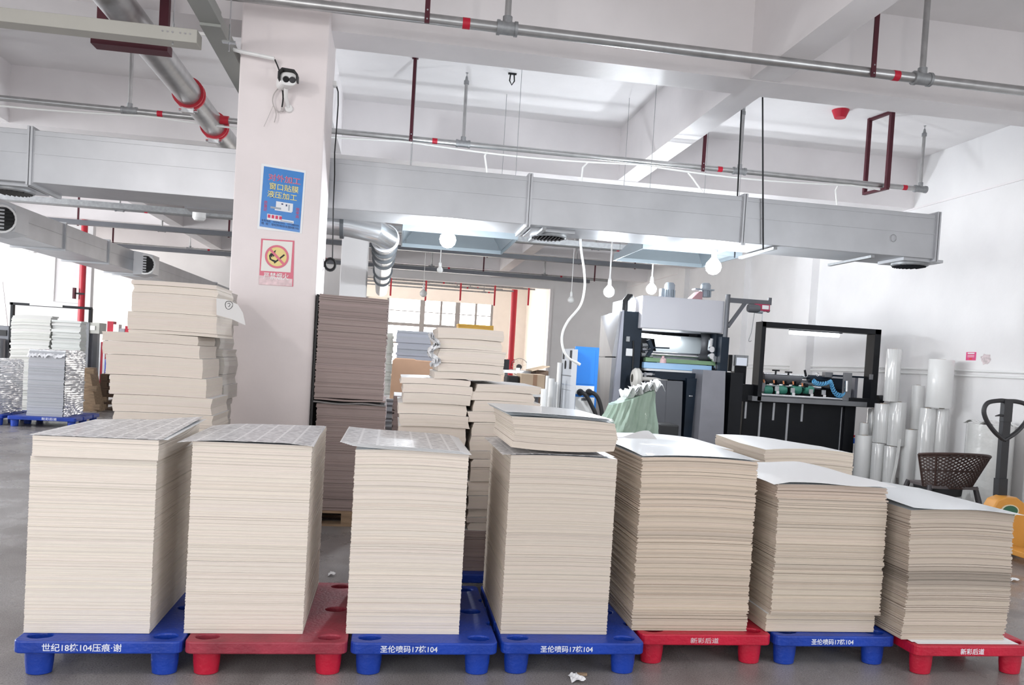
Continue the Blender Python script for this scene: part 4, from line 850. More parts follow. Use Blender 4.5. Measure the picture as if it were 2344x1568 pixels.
# portal
Yg = 11.25; 
px0, px1 = X_(1739, 840, Yg), X_(1748, 840, Yg); qx0, qx1 = X_(1998, 840, Yg), X_(2012, 840, Yg); gt, gb = Z_(1880, 745, Yg), Z_(1880, 757, Yg)
box('portal_post', BLACK, px0-.005, px1, Yg, Yg+.22, Z_(1738, 918, Yg), gt, f, .004); box('portal_post', BLACK, qx0, qx1, Yg, Yg+.22, Z_(2000, 930, Yg), gt, f, .004)
box('portal_bar', BLACK, px0, qx1, Yg, Yg+.22, gb, gt, f, .004)
pb('portal_arm', BLACK, 1944, 2010, 912, 932, Yg+.01, .2, f); pb('portal_arm', BLACK, 1692, 1740, 880, 920, Yg+.15, .12, f)
M().cyl(P(2008, 914, Y=Yg+.1), P(2019, 914, Y=Yg+.1), .065, 20).build('end_knob', BLACK, f, smooth=True)
M().cyl(V((X_(1815, 765, Yg), Yg+.1, gb-.05)), V((X_(1928, 768, Yg), Yg+.1, gb-.05)), .03, 12).build('tube_light', TUBE, f, smooth=True)
box('light_bracket', GREYM, X_(1815, 765, Yg), X_(1935, 768, Yg), Yg+.08, Yg+.13, gb-.02, gb, f)
Yr = 11.6
roller('roller', GREYM, 1747, 1832, 866, Yr, .06, f); roller('roller', CHROME, 1747, 1850, 860, Yr+.08, .035, f); roller('roller', NAVY, 1850, 1900, 868, Yr+.05, .06, f); roller('roller', CHROME, 1740, 1950, 916, Yr-.25, .022, f)
roller('roller', CHROME, 1745, 1878, 884, Yr-.02, .03, f); roller('roller', STEEL, 1742, 1880, 876, Yr+.1, .05, f); roller('push_rod', NAVY, 1905, 1992, 862, Yr-.1, .014, f)
roller('roller', CHROME, 1742, 1936, 909, Yr-.3, .02, f)
GREENW = mat('green_rubber', (.05, .26, .19), .35, coat=.3)
for xw in (1756, 1789, 1822, 1850): 
    a_ = P(xw-10, 892, Y=Yr-.05); M().lathe([(.02, 0), (.060, 0), (.068, .03), (.068, .11), (.060, .14), (.02, .14)], a_, 22, 'x').build('feed_wheel', GREENW, f, smooth=True)
for xw, yw in ((1779, 893), (1815, 897), (1857, 900), (1886, 902)):
    pb('sheet_stop', GALV, xw-4.5, xw+4.5, yw-9, yw+2, Yr-.22, .02, f, .002); pb('stop_foot', CHROME, xw-2, xw+5, yw+2, yw+9, Yr-.23, .04, f, .002)
for xw, yw in ((1748, 872), (1771, 873), (1793, 875), (1815, 876), (1836, 880)):
    M().tube([P(xw, yw-3, Y=Yr-.12), P(xw+1, yw+4, Y=Yr-.12)], .012, 8).build('spring', mat('copper_orange', (.85, .30, .12), .4), f, smooth=True)
    M().cyl(P(xw+5, yw+2, Y=Yr-.08), P(xw+12, yw+3, Y=Yr-.08), .035, 10).build('guide_wheel', BLACK, f, smooth=True)
for xw, yw in ((1776, 848), (1805, 852)):
    c = P(xw, yw, Y=Yr); M().bar((c.x-.055, c.y, c.z), (c.x+.055, c.y, c.z), .03, .022).cyl((c.x, c.y, c.z-.09), c, .014, 8).build('grip_knob', BLACK, f)
M().bar(P(1842, 847, Y=Yr), P(1845, 862, Y=Yr), .016, .03).build('lever', BLACK, f); M().tube([P(1871+3*cos(a/10*6.28), 857+4.5*sin(a/10*6.28), Y=Yr) for a in range(11)], .005, 6, caps=False).build('eye_bolt', CHROME, f)
pb('end_bracket', STEEL, 1930, 1949, 853, 918, Yr-.32, .03, f, .004); pb('end_block', STEEL, 1889, 1907, 852, 864, Yr-.1, .1, f); pb('gearbox', NAVY, 1900, 1934, 866, 892, Yr-.02, .25, f, .01)
M().cyl(P(1938, 872, Y=Yr-.36), P(1937, 896, Y=Yr-.36), .028, 14).build('air_cylinder', CHROME, f, smooth=True)
pb('inner_panel', BLACK, 1752, 1945, 884, 912, Yr+.15, .05, f); pb('side_block', STEEL, 1741, 1752, 872, 896, Yr-.1, .12, f, .004)
pb('post_bracket', STEEL, 1992, 1999, 857, 869, Yg-.02, .03, f, .003)
BLUEH = mat('blue_hose', (.12, .42, .72), .35)
hp = smooth_pts([P(x, y, Y=Yr-.3) for x, y in ((1862, 872), (1868, 877), (1880, 879), (1893, 877), (1900, 874), (1904, 882), (1908, 894), (1916, 903), (1926, 905), (1932, 900))], 16)
co = []; 
for i, p_ in enumerate(hp): a = i*.9; co.append(p_+V((.012*cos(a), .030*sin(a), .028*cos(a))))
co = smooth_pts(co, 2); M().tube(co, .0095, 6).build('coiled_hose', BLUEH, f, smooth=True)
# ---- blue cabinet
c = thing('chiller_cabinet', (2.3, 10.3, 0), 'bright blue cabinet with grey side and two black hoses', 'cabinet')
Yb = 9.9; bx0, bx1 = X_(1313, 880, Yb), X_(1367, 880, Yb); bz = Z_(1341, 794, Yb)
BL = mat('sky_blue_enamel', (.015, .22, .75), .4)
box('front_panel', BL, bx0, bx1, Yb, Yb+.05, 0, bz, c, .004); box('body', mat('cabinet_grey', (.42, .44, .47), .45), bx0-.01, bx1, Yb+.05, Yb+.75, 0, bz-.03, c, .004)
Ys = lambda px, py: P(px, py, X=bx0-.012).y
for (xx, ya, yb) in ((1290, 800, 822),): pass
def sidequad(name, m, xa, xb, ya, yb, th=.006):
    A, B_ = P(xa, ya, X=bx0-.012), P(xb, yb, X=bx0-.012); return box(name, m, bx0-.012-th, bx0-.012, min(A.y, B_.y), max(A.y, B_.y), min(A.z, B_.z), max(A.z, B_.z), c)
sidequad('band', mat('band_blue', (.08, .2, .42), .5), 1284, 1310, 878, 883); sidequad('slot', DARK, 1290, 1291.5, 803, 822); sidequad('slot', DARK, 1306, 1308, 802, 845); sidequad('louvre', GREYM, 1286, 1308, 857, 862); sidequad('louvre', GREYM, 1287, 1308, 890, 895)
sidequad('side_edge', mat('cabinet_grey_light', (.5, .52, .55), .45), 1311, 1312.5, 800, 975, .004)
M().lathe([(0, -.012), (.035, -.012), (.035, 0), (0, 0)], P(1295, 835, X=bx0-.01), 16, 'x', sy=1.6).build('gauge_hole', DARK, c)
pb('inset_panel', BL, 1318, 1362, 800, 880, Yb-.006, .006, c); pb('white_panel', WPLAST, 1316, 1360, 883, 903, Yb-.008, .008, c, .002); pb('white_panel', WPLAST, 1315, 1359, 909, 975, Yb-.008, .008, c, .002); pb('name_plate', GREYM, 1331, 1343, 911, 917, Yb-.014, .006, c, 0)
for x, y, pp in ((1328, 898, ((1336, 900), (1346, 912), (1355, 930), (1362, 945), (1366, 965))), (1348, 898, ((1360, 901), (1369, 912), (1375, 930), (1378, 950), (1379, 975)))):
    M().lathe([(0, -.05), (.04, -.05), (.045, 0), (0, 0)], P(x, y, Y=Yb-.01), 12, 'y').tube(smooth_pts([P(x, y, Y=Yb-.06)]+[P(a, b, Y=Yb-.12) for a, b in pp]), .026, 10).build('hose', DARK, c, smooth=True)
# ---- green woven sack, with white scraps
sk = thing('woven_sack', (2.3, 7.9, 0), 'bulging green woven sack full of white film scraps', 'sack')
def sack(u, v):
    a = 2*pi*u; zz_ = .01+1.16*v; rr = (.27+.07*sin(pi*min(1, v*1.1)))*(1-.12*max(0, v-.72)/.28)
    rr *= 1+.05*sin(5*a+6*v)+.035*sin(9*a-9*v)+.03*sin(17*a+7*sin(5*v))*sin(4*v+a)+.02*sin(31*a-12*v); top = 1+.12*sin(a-.9)*max(0, v-.5)
    return V((2.42+(rr*1.0)*cos(a)+.10*(v > .7)*(v-.7)*2, 8.0+rr*.85*sin(a), zz_*(1+max(0, v-.5)*2*(.02+.09*cos(a)))))
g = M(); NU, NV = 110, 50
for jv in range(NV+1):
    for iu in range(NU): g.v.append(tuple(sack(iu/NU, jv/NV)))
for jv in range(NV):
    for iu in range(NU): g.f.append((jv*NU+iu, jv*NU+(iu+1) % NU, (jv+1)*NU+(iu+1) % NU, (jv+1)*NU+iu)); g.m.append(0)
g.f.append(tuple(reversed(range(NU)))); g.m.append(0); g.f.append(tuple(NV*NU+k for k in range(NU))); g.m.append(0)
SK = mat('green_woven', (.33, .45, .36), .5, var=.12, bump=.9, bscale=7, coat=.2); sb = g.build('bag', SK, sk, smooth=True)
R = random.Random(4)
for k in range(7):
    u0 = P(1436+10*k, 898-3*k, Y=8.0); ph = R.uniform(0, 6)
    M().grid(lambda u, v: V((u0.x-.07+.14*u, 7.85+.2*v+.03*sin(5*u+ph), u0.z-.05+.05*sin(5*v+ph)*u+.045*cos(9*u+ph+4*v)+.04)), 8, 8, .003).build('film_scrap', mat('scrap', (.80, .82, .82), .3), sk, smooth=True)
tag(M().box(X_(1510, 975, 9.5), X_(1555, 978, 9.5), 9.5, 9.9, 0, Z_(1530, 972, 9.5)).build('black_box', DARK, bevel=.02), 'low black box standing before the grey curved machine panels', 'box')
# ============================================================ RIGHT WALL: FILM ROLLS, CHAIR, PALLET JACK
G1 = 'film rolls against the right wall'
rolls = [ # xl, xr, ytop, ybottom, depth, tint, label
 (1957, 1994, 996, 1098, 11.2, 0, 'white film roll on the floor nearest the black feeder'),
 (1996, 2023, 1014, 1098, 10.95, 1, 'lower clear roll behind the dark hanging cord, nearer the feeder'),
 (2024, 2050, 1021, 1103, 10.75, 1, 'lower clear roll standing right beside the white plastic strip'),
 (2064, 2098, 983, 1104, 10.7, 0, 'white roll on the floor behind the blue rag'),
 (2102, 2134, 934, 1120, 10.25, 1, 'tall floor roll just behind the wicker chair, left of its twin'),
 (2134, 2163, 935, 1120, 10.2, 1, 'tall floor roll just behind the wicker chair, right of its twin'),
 (2127, 2176, 823, 933, 10.15, 0, 'wide white roll standing on top of the two tall rolls'),
 (2087, 2111, 882, 982, 10.75, 0, 'slim white roll standing on the roll behind the blue rag'),
 (2002, 2036, 924, 1013, 10.95, 1, 'middle clear roll resting on a lower roll, nearer the feeder'),
 (2036, 2070, 920, 1020, 10.75, 1, 'middle clear roll under the highest clear roll'),
 (2028, 2058, 799, 919, 10.75, 1, 'highest clear roll leaning above the middle rolls'),
 (1968, 1988, 968, 995, 11.25, 0, 'short white roll lying on the roll nearest the feeder'),
 (1982, 2003, 935, 1090, 11.5, 1, 'thin clear roll behind the others nearest the feeder'),
]
FILMW = mat('white_film_roll', (.82, .82, .81), .35, coat=.3, var=.03); CORE = mat('roll_core', (.45, .36, .28), .8)
for xl, xr, yt, yb, Y, c_, lb in rolls:
    a, b = P(xl, (yt+yb)/2, Y=Y), P(xr, (yt+yb)/2, Y=Y); r = (b.x-a.x)/2; x = min((a.x+b.x)/2, XW-.03-r); z1 = P((xl+xr)/2, yt, Y=Y).z; z0 = P((xl+xr)/2, yb, Y=Y).z
    if yb > 1085: z0 = 0
    t = thing('film_roll', (x, Y, z0), lb, 'film roll', G1)
    M().lathe([(r*.35, 0), (r*.97, 0), (r, .008), (r, z1-z0-.008), (r*.97, z1-z0), (r*.35, z1-z0), (r*.35, z1-z0-.05)], (x, Y, z0), 32).build('film_winding', FILM if c_ else FILMW, t, smooth=True)
    M().lathe([(r*.34, 0), (r*.34, z1-z0+.006), (r*.29, z1-z0+.006), (r*.29, 0)], (x, Y, z0), 20).build('core', CORE, t, smooth=True)
# wrapped rolls near the jack
WR = mat('plastic_wrap', (.74, .74, .72), .15, bump=.9, bscale=9, coat=.8, var=.12)
def wrapped(x, Y, r, h, lb, seed):
    R = random.Random(seed); t = thing('wrapped_roll', (x, Y, 0), lb, 'film roll', 'plastic wrapped rolls behind the pallet jack')
    M().lathe([(0, 0), (r, 0), (r*1.01, h*.4), (r, h), (0, h)], (x, Y, 0), 28).build('wrapping', WR, t, smooth=True)
    M().grid(lambda u, v: V((x-r*.9+1.8*r*u, Y-r*.7+1.4*r*v, h+.02+.03*sin(11*u+seed)*cos(9*v))), 14, 10, .004).build('wrap_fold', WR, t, smooth=True)
wrapped(7.58, 9.15, .27, 1.03, 'fat plastic wrapped roll behind the jack handle', 1)
wrapped(7.60, 8.15, .23, .80, 'lower plastic wrapped roll at the right edge of the view', 3)
tag(M().grid(lambda u, v: V((7.48+.30*u, 10.02+.22*v+.03*sin(9*u), .03+.05*abs(sin(5*u+3*v))+.02*sin(9*v))), 14, 10, .02).build('rag', mat('blue_rag', (.12, .15, .22), .9), smooth=True), 'dark blue rag lying on the floor before the white rolls', 'rag')
tag(M().tube(smooth_pts([P(x, y, Y=10.4) for x, y in ((2060, 1005), (2055, 1040), (2050, 1070), (2040, 1112))]), .022, 6).build('plastic_strip', WR, smooth=True), 'hanging strip of white plastic film between the rolls', 'plastic strip')
# small notices on the right wall
a = P(2212, 806, X=XW-.004); b = P(2233, 825, X=XW-.004)
t = thing('wall_notice', a, 'small square pink notice on the right wall', 'notice'); PK = mat('notice_pink', (.70, .07, .22), .5)
y0, y1 = sorted((a.y, b.y)); box('sheet', PK, XW-.004, XW, y0, y1, min(a.z, b.z), max(a.z, b.z), t)
hh = abs(a.z-b.z); zlo = min(a.z, b.z)
for k, (f0, f1, mm_) in enumerate(((.78, .92, WHITE), (.60, .63, WHITE), (.50, .53, WHITE), (.38, .41, WHITE), (.10, .28, mat('notice_red', (.75, .05, .03), .5)))): box('print_line', mm_, XW-.0055, XW-.004, y0+.03*(1 if k != 4 else 4), y1-.03*(1 if k != 4 else 4), zlo+hh*f0, zlo+hh*f1, t)
c = P(2256, 822, X=XW-.004); n = 16; R = random.Random(8); g = M(); pts = []
for k in range(n): a_ = 2*pi*k/n; rr = .075+R.uniform(-.015, .012); pts.append((c.y+rr*1.25*cos(a_), c.z+rr*sin(a_)))
tag(g.prism(pts, 'x', XW-.004, XW).build('sticker', mat('faded_sticker', (.72, .62, .63), .5, var=.35, vscale=30)), 'faded ragged pink sticker on the right wall beside the pink notice', 'sticker')
# ---- wicker chair
W_ = mat('brown_wicker', (.055, .028, .022), .5, var=.3, vscale=30)
ch = thing('wicker_chair', (6.8, 8.7, 0), 'low dark brown wicker chair with a curved woven back, facing the wall', 'chair')
cx, cy = 6.72, 8.75
def back(u, v): # u -1..1 across, v 0..1 up ; the back is nearest the camera, curving round
    a = u*1.15; rr = .33+.16*v; z = .27+(.43-.045*u*u)*v; return V((cx+rr*1.06*sin(a), cy+.10-rr*.78*cos(a)-.04*v, z))
Nn = 15; Mm = 10; g = M()
for s_ in (1, -1):
    for k in range(-Mm, Nn+1):
        pts = []
        for i in range(Mm+1):
            uu = (k+i)/Nn*2-1 if s_ == 1 else 1-(k+i)/Nn*2
            if -1 <= uu <= 1: pts.append(back(uu, i/Mm)+V((0, s_*.003, 0)))
        if len(pts) > 1: g.tube(pts, .0105, 4)
g.build('woven_back', W_, ch)
M().tube([back(-1+2*i/24, 1) for i in range(25)], .016, 8).tube([back(-1, i/8) for i in range(9)], .013, 8).tube([back(1, i/8) for i in range(9)], .013, 8).tube([back(-.62, i/8) for i in range(9)], .013, 8).tube([back(.62, i/8) for i in range(9)], .013, 8).tube([back(-1+2*i/24, 0) for i in range(25)], .014, 8).build('back_frame', W_, ch, smooth=True)
M().tube([back(-.95+1.9*i/24, .93) for i in range(25)], .012, 6).tube([back(-.95+1.9*i/24, .5) for i in range(25)], .008, 6).build('back_band', W_, ch, smooth=True)
M().grid(lambda u, v: V((cx-.30+.60*u, cy-.16+.5*v, .29-.02*sin(pi*u)*sin(pi*v))), 10, 8, .03).build('seat', mat('grey_wicker', (.13, .11, .11), .6, bump=.8, bscale=60), ch, smooth=True)
M().lathe([(0, .17), (.26, .17), (.27, .26), (0, .26)], (cx-.06, cy+.08, 0), 24).build('seat_cushion', DARK, ch, smooth=True)
for sx, sy in ((-1, -1), (1, -1), (-1, 1), (1, 1)): M().tube([(cx+sx*.30, cy+.1+sy*.20, .29), (cx+sx*.33, cy+.1+sy*.24, .12), (cx+sx*.34, cy+.1+sy*.26, 0)], [.03, .034, .036], 10).build('leg', mat('dark_leg', (.05, .045, .05), .5), ch, smooth=True)
tag(box('white_box', WPLAST, 7.0, 7.2, 9.35, 9.5, 0, .24), 'white carton on the floor behind the wicker chair', 'box')
# ---- pallet jack
jk = thing('pallet_jack', (5.6, 6.3, 0), 'yellow hand pallet jack with a black loop handle', 'pallet jack')
hx, hy = 5.50, 6.5
BK = mat('black_handle', (.03, .03, .033), .45)
M().bar((hx+.03, hy, .50), (hx, hy-.03, 1.30), .075, .05, up=(0, 1, 0)).build('handle_shaft', BK, jk); M().bar((hx+.035, hy, .46), (hx+.02, hy-.01, .68), .09, .065, up=(0, 1, 0)).build('shaft_sleeve', BK, jk)
lp = smooth_pts([V((hx+a, hy-.035, b)) for a, b in ((.0, 1.03), (-.10, 1.10), (-.19, 1.20), (-.225, 1.29), (-.19, 1.36), (-.08, 1.385), (0, 1.385), (.10, 1.385), (.20, 1.36), (.235, 1.29), (.20, 1.20), (.11, 1.10), (.0, 1.03))], 5)
M().tube(lp, .020, 10).build('loop_grip', BK, jk, smooth=True); M().tube([(hx, hy-.04, 1.25), (hx-.08, hy-.05, 1.255), (hx-.12, hy-.05, 1.245)], [.012, .010, .004], 8).build('release_lever', BK, jk, smooth=True)
M().bar((hx, hy-.035, 1.20), (hx, hy-.035, 1.40), .085, .05, up=(0, 1, 0)).build('handle_head', BK, jk)
m = M().prism([(hx-.19, .34), (hx-.10, .50), (hx-.02, .53), (hx+.09, .53), (hx+.17, .48), (hx+.42, .10), (hx+.42, .02), (hx-.19, .02)], 'y', 6.36, 6.5); fh = m.build('front_housing', YEL, jk, bevel=.012)
M().lathe([(0, -.012), (.075, -.012), (.078, 0)], (hx+.02, 6.36, .41), 20, 'y', sy=.6).build('maker_badge', mat('badge_green', (.04, .14, .08), .3), fh, smooth=True)
M().lathe([(.075, -.008), (.088, -.008), (.09, 0)], (hx+.02, 6.358, .41), 20, 'y', sy=.62).build('badge_rim', mat('badge_cream', (.8, .7, .5), .4), fh, smooth=True)
for s_ in (0, 1): M().prism([(6.20, .05), (6.20, .09), (6.36, .11), (5.25, .10), (5.25, .05)], 'x', hx-.17+.42*s_, hx+.0+.42*s_).build('fork', YEL, jk, bevel=.006) if False else None
for s_ in (0, 1): box('fork', YEL, hx-.10+.36*s_, hx+.06+.36*s_, 5.3, 6.42, .06, .11, jk, .008)
for s_ in (0, 1): M().lathe([(0, -.03), (.05, -.03), (.05, .03), (0, .03)], (hx+.10+.1*s_, 6.58, .05), 16, 'x').build('steer_wheel', DARK, jk, smooth=True)
for s_ in (0, 1): M().lathe([(0, -.06), (.035, -.06), (.035, .06), (0, .06)], (hx-.02+.36*s_, 5.45, .035), 14, 'x').build('load_roller', DARK, jk, smooth=True)
M().cyl((hx+.03, 6.46, .1), (hx+.03, 6.46, .52), .05, 14).build('pump_cylinder', GREYM, jk, smooth=True)
# litter on the floor
R = random.Random(3)
for (px_a, py_a, s_, lb) in ((760, 1317, .03, 'scrap of white paper on the floor behind the red pallet'), (1320, 1556, .042, 'torn white paper scrap on the floor before the row'), (2312, 1328, .05, 'crumpled clear scrap on the floor at the right')):
    c = P(px_a, py_a, Z=.0); tag(M().grid(lambda u, v: V((c.x-s_*.8+1.6*s_*u*(1-.4*v), c.y-s_+2*s_*v, .004+.012*sin(4*u+3*v)**2+.01*u)), 6, 5, .0015).build('paper_scrap', WHITE), lb, 'paper scrap')
tag(M().box(P(1318, 1545, Z=0).x, P(1345, 1550, Z=0).x, P(1330, 1547, Z=0).y-.006, P(1330, 1547, Z=0).y+.006, .002, .014).build('wood_splinter', WOOD), 'thin wood splinter beside the torn scrap before the row', 'splinter')
# ============================================================ LEFT BACKGROUND
plastic_pallet(-5.85, -4.85, 13.35, 14.4, BLUEP, 'blue pallet at the far left under the taller wrapped stack', '新彩后道', -5.35, .045, .22, group='plastic pallets at the far left')
plastic_pallet(-7.0, -5.93, 13.4, 14.4, BLUEP, 'blue pallet at the far left under the lower wrapped stack', group='plastic pallets at the far left')
GW = mat('grey_wrapped_board', (.42, .43, .47), .5, var=.1, vscale=8, stretch=(1, 1, 12))
WRAP = mat('stretch_wrap', (.74, .75, .78), .12, bump=1., bscale=5, stretch=(1, 1, 5), coat=1., var=.18, vscale=6)
def wrapped_stack(x0, x1, y0, y1, z0, z1, lb, seed):
    t = thing('wrapped_stack', ((x0+x1)/2, (y0+y1)/2, z0), lb, 'wrapped stack', 'film wrapped stacks at the far left')
    st = stack(x0, x1, y0, y1, z0, z1, 60, col=(.44, .45, .48), seed=seed, tone=.04, jit=.003, groove=.03).build('sheets', [EDGE, GLOSSW], t, fix=False)
    R = random.Random(seed); g = M(); N = 14
    def fold(u, v):
        a = V((x1+.012+.01*sin(40*v+6*u), y0+(y1-y0)*u, z0+(z1-z0)*v+.02*sin(9*u))); return a
    k = len(g.v)
    for j in range(91):
        for i in range(N+1):
            v = j/90; u = i/N; g.v.append((x1+.006+.016*abs(sin(95*v+2.2*sin(2.2*u+v*5)+(3+4*sin(5*v))*u+seed))*(.4+.6*abs(sin(7*v+2*u))), y0+(y1-y0)*u, z0+(z1-z0)*v))
    for j in range(90):
        for i in range(N): g.f.append((j*(N+1)+i, j*(N+1)+i+1, (j+1)*(N+1)+i+1, (j+1)*(N+1)+i)); g.m.append(0)
    g.build('film_side', WRAP, t, smooth=True, fix=False)
    g = M(); n1, n2 = 26, 18
    for j in range(n2+1):
        for i in range(n1+1):
            u, v = i/n1, j/n2; e = max(abs(2*u-1), abs(2*v-1))
            g.v.append((x0-.02+(x1-x0+.04)*u, y0-.02+(y1-y0+.04)*v, z1+.015+R.uniform(-.008, .012)-(.10 if e > .99 else 0)+R.uniform(-.03, .02)*(e > .99)))
    for j in range(n2):
        for i in range(n1): g.f.append((j*(n1+1)+i, j*(n1+1)+i+1, (j+1)*(n1+1)+i+1, (j+1)*(n1+1)+i)); g.m.append(0)
    g.build('film_cap', WRAP, t, smooth=True, fix=False)
wrapped_stack(-5.63, -5.10, 13.5, 14.3, .166, 1.19, 'taller film wrapped grey stack at the far left', 3)
wrapped_stack(-6.75, -6.05, 13.5, 14.3, .166, 1.0, 'lower film wrapped grey stack at the left edge', 4)
Yg_ = 15.5
t = pile('board_stack', 'broad grey green stack behind the wrapped stacks, before the frame machine', 'stack of cardboard sheets', stack(-6.80, -6.15, Yg_, Yg_+.3, 0, 1.78, 60, col=(.60, .60, .57), seed=50, tone=.035, jit=.008, groove=.08, curl=lambda u, v, t: -.03*t*(u < 0)*u*u, offs=lambda t: (.03*t, 0)), WHITE, 'grey stacks at the far left')
pile('board_stack', 'stepped grey green stack right beside the broad one, behind the wrapped stacks', 'stack of cardboard sheets', stack(-6.10, -5.62, Yg_+.02, Yg_+.3, 0, 1.72, 60, col=(.62, .63, .61), seed=51, tone=.05, jit=.010, groove=.12), WHITE, 'grey stacks at the far left')
# frame machine
fm = thing('cutting_machine', (-6.9, 17.8, 0), 'grey machine with a thin black upright frame at the far left', 'machine'); Ym = 17.5
def fb(n, m, xa, xb, ya, yb, Y=Ym, d=.1, p=None): return pb(n, m, xa, xb, ya, yb, Y, d, p or fm, .003)
fb('frame_post', BLACK, 22, 28, 692, 800); fb('frame_post', BLACK, 202, 208, 706, 760); a = P(22, 692, Y=Ym); b = P(208, 707, Y=Ym); box('frame_bar', BLACK, a.x, b.x, Ym, Ym+.1, (a.z+b.z)/2-.03, (a.z+b.z)/2+.02, fm)
box('frame_bar_tape', WPLAST, a.x+.38, a.x+1.0, Ym-.01, Ym+.11, (a.z+b.z)/2-.018, (a.z+b.z)/2+.026, fm)
box('end_column', GREYM, X_(178, 800, Ym), X_(193, 800, Ym), Ym-.1, Ym+.5, 0, Z_(185, 740, Ym), fm); box('end_column_face', STEEL, X_(193, 800, Ym), X_(207, 800, Ym), Ym-.12, Ym+.5, 0, Z_(198, 738, Ym), fm)
box('control_box', mat('beige_box', (.48, .48, .44), .5), X_(208, 750, Ym), X_(232, 750, Ym), Ym-.1, Ym+.3, Z_(220, 764, Ym), Z_(220, 739, Ym), fm, .01); box('control_display', WPLAST, X_(211, 750, Ym), X_(222, 750, Ym), Ym-.115, Ym-.1, Z_(216, 756, Ym), Z_(216, 746, Ym), fm)
box('control_box_leg', GREYM, X_(208, 750, Ym), X_(216, 750, Ym), Ym-.05, Ym+.2, 0, Z_(220, 764, Ym), fm)
box('side_unit', GREYM, -9.2, X_(20, 780, Ym), Ym, Ym+.8, 0, Z_(0, 745, Ym), fm, .01); box('side_slot', DARK, -9.2, X_(16, 745, Ym), Ym-.02, Ym, Z_(0, 768, Ym), Z_(0, 755, Ym), fm)
M().cyl((X_(2, 790, Ym), Ym-.2, Z_(5, 830, Ym)), (X_(2, 790, Ym), Ym-.2, Z_(5, 775, Ym)), .16, 18).build('side_roller', STEEL, fm, smooth=True)
# wooden pallet leaning, pallet stack with blue pieces
t = thing('wooden_pallet', (-5.5, 16.6, 0), 'rough wooden pallet leaning upright beside the wrapped stack', 'pallet')
a0, a1 = P(186, 945, Y=16.5), P(222, 940, Y=16.5); b0, b1 = P(186, 842, Y=16.5), P(202, 842, Y=16.5)
M().hexa([(a0.x, 16.5, 0), (a1.x, 16.5, 0), (a1.x, 16.95, 0), (a0.x, 16.95, 0), (b0.x, 16.55, b0.z), (b1.x, 16.55, b0.z), (b1.x, 16.95, b0.z), (b0.x, 16.95, b0.z)]).build('board_face', WOOD, t)
for yy in (850, 890, 932): 
    c = P(188+18+(yy-850)*.16, yy, Y=16.45); M().box(c.x-.07, c.x+.07, 16.44, 16.54, c.z-.05, c.z+.05).build('block', WOOD, t)
for k in range(5):
    t = thing('wooden_pallet', (-5.35, 16.4, .14*k), 'dark wooden pallet in the low stack behind the leaning pallet, %s from the floor' % ('first', 'second', 'third', 'fourth', 'fifth')[k], 'pallet', 'stacked wooden pallets at the far left')
    z = .145*k; box('board', DWOOD, -5.75, -4.95, 17.0, 17.9, z+.115, z+.14, t); box('board', DWOOD, -5.75, -4.95, 17.0, 17.9, z, z+.02, t)
    for x in (-5.75, -5.45, -5.08): box('block', WOOD if k < 2 else DWOOD, x, x+.13, 17.0, 17.12, z+.02, z+.115, t)
tag(box('blue_crate', BLUEP, -5.72, -5.33, 17.1, 17.5, .726, 1.02, bevel=.02), 'blue plastic crate lying on the dark wooden pallets', 'crate')
pile('board_stack', 'thin white board stack behind the blue crate', 'stack of cardboard sheets', stack(-5.75, -5.15, 18.3, 18.9, 0, 1.36, 26, col=(.50, .52, .50), seed=55, tone=.15, jit=.02, groove=.4), WHITE)
# cluttered table far behind
Yt = 19.5; ta, tb = P(236, 762, Y=Yt), P(300, 764, Y=Yt)
t = thing('work_table', (ta.x+.3, Yt, 0), 'pale work table crowded with red trays behind the pile', 'table')
box('tabletop', WPLAST, ta.x, ta.x+1.9, Yt, Yt+.8, ta.z+.0, ta.z+.04, t)
for x in (ta.x+.04, ta.x+1.8): box('leg', GREYM, x, x+.05, Yt+.03, Yt+.08, 0, ta.z, t)
R = random.Random(2)
for k in range(6):
    x = ta.x+.05+.13*k; tag(box('red_tray' if k in (0, 3) else 'small_box', (REDPL, WPLAST, mat('tin_grey', (.3, .3, .32), .4, .5))[0 if k in (0, 3) else 1 if k % 2 else 2], x, x+.12+(.1 if k in (0, 3) else 0)*.1, Yt+.1, Yt+.3, ta.z+.041, ta.z+.12+R.uniform(.0, .1)+(.06 if k in (0, 3) else 0)), ('red tray on the far work table, nearer the frame machine', 'white box on the far work table beside the first red tray', 'grey tin on the far work table between the red trays', 'red tray on the far work table, nearer the bundle pile', 'grey tin on the far work table right of the second red tray', 'white box on the far work table nearest the bundle pile')[k], 'tray' if k in (0, 3) else 'box', 'things on the far work table')
st = P(212, 790, Y=Ym+1); tag(box('striped_board', REDPL, st.x, st.x+.30, Ym+1, Ym+1.03, 0, st.z+.08), 'red and white striped board behind the grey machine column', 'board')
for k in range(3): 
    s_ = bpy.data.objects.get('striped_board'); box('white_stripe', WHITE, st.x+.04+.09*k, st.x+.08+.09*k, Ym+.99, Ym+1, 0, st.z+.08, s_)
# ladder at the left edge
lt = thing('ladder', (-8.2, 18.6, 0), 'aluminium step ladder at the left edge of the view', 'ladder')
for (xa, ya, xb, yb) in ((-28, 650, -10, 800), (2, 645, 20, 800)):
    a, b = P(xa, ya, Y=18.8), P(xb, yb, Y=18.8); b = a+(b-a)*(a.z/(a.z-b.z)); M().bar(a, b, .07, .03).build('rail', mat('aluminium', (.7, .71, .72), .3, .8), lt)
for k in range(8):
    f_ = .08+.12*k; a, b = P(-28, 650, Y=18.8), P(2, 645, Y=18.8); da = P(-10, 800, Y=18.8)-a; db = P(20, 800, Y=18.8)-b
    M().bar(a+da*(a.z/-da.z)*f_, b+db*(b.z/-db.z)*f_, .05, .03).build('rung', _m['aluminium'], lt)
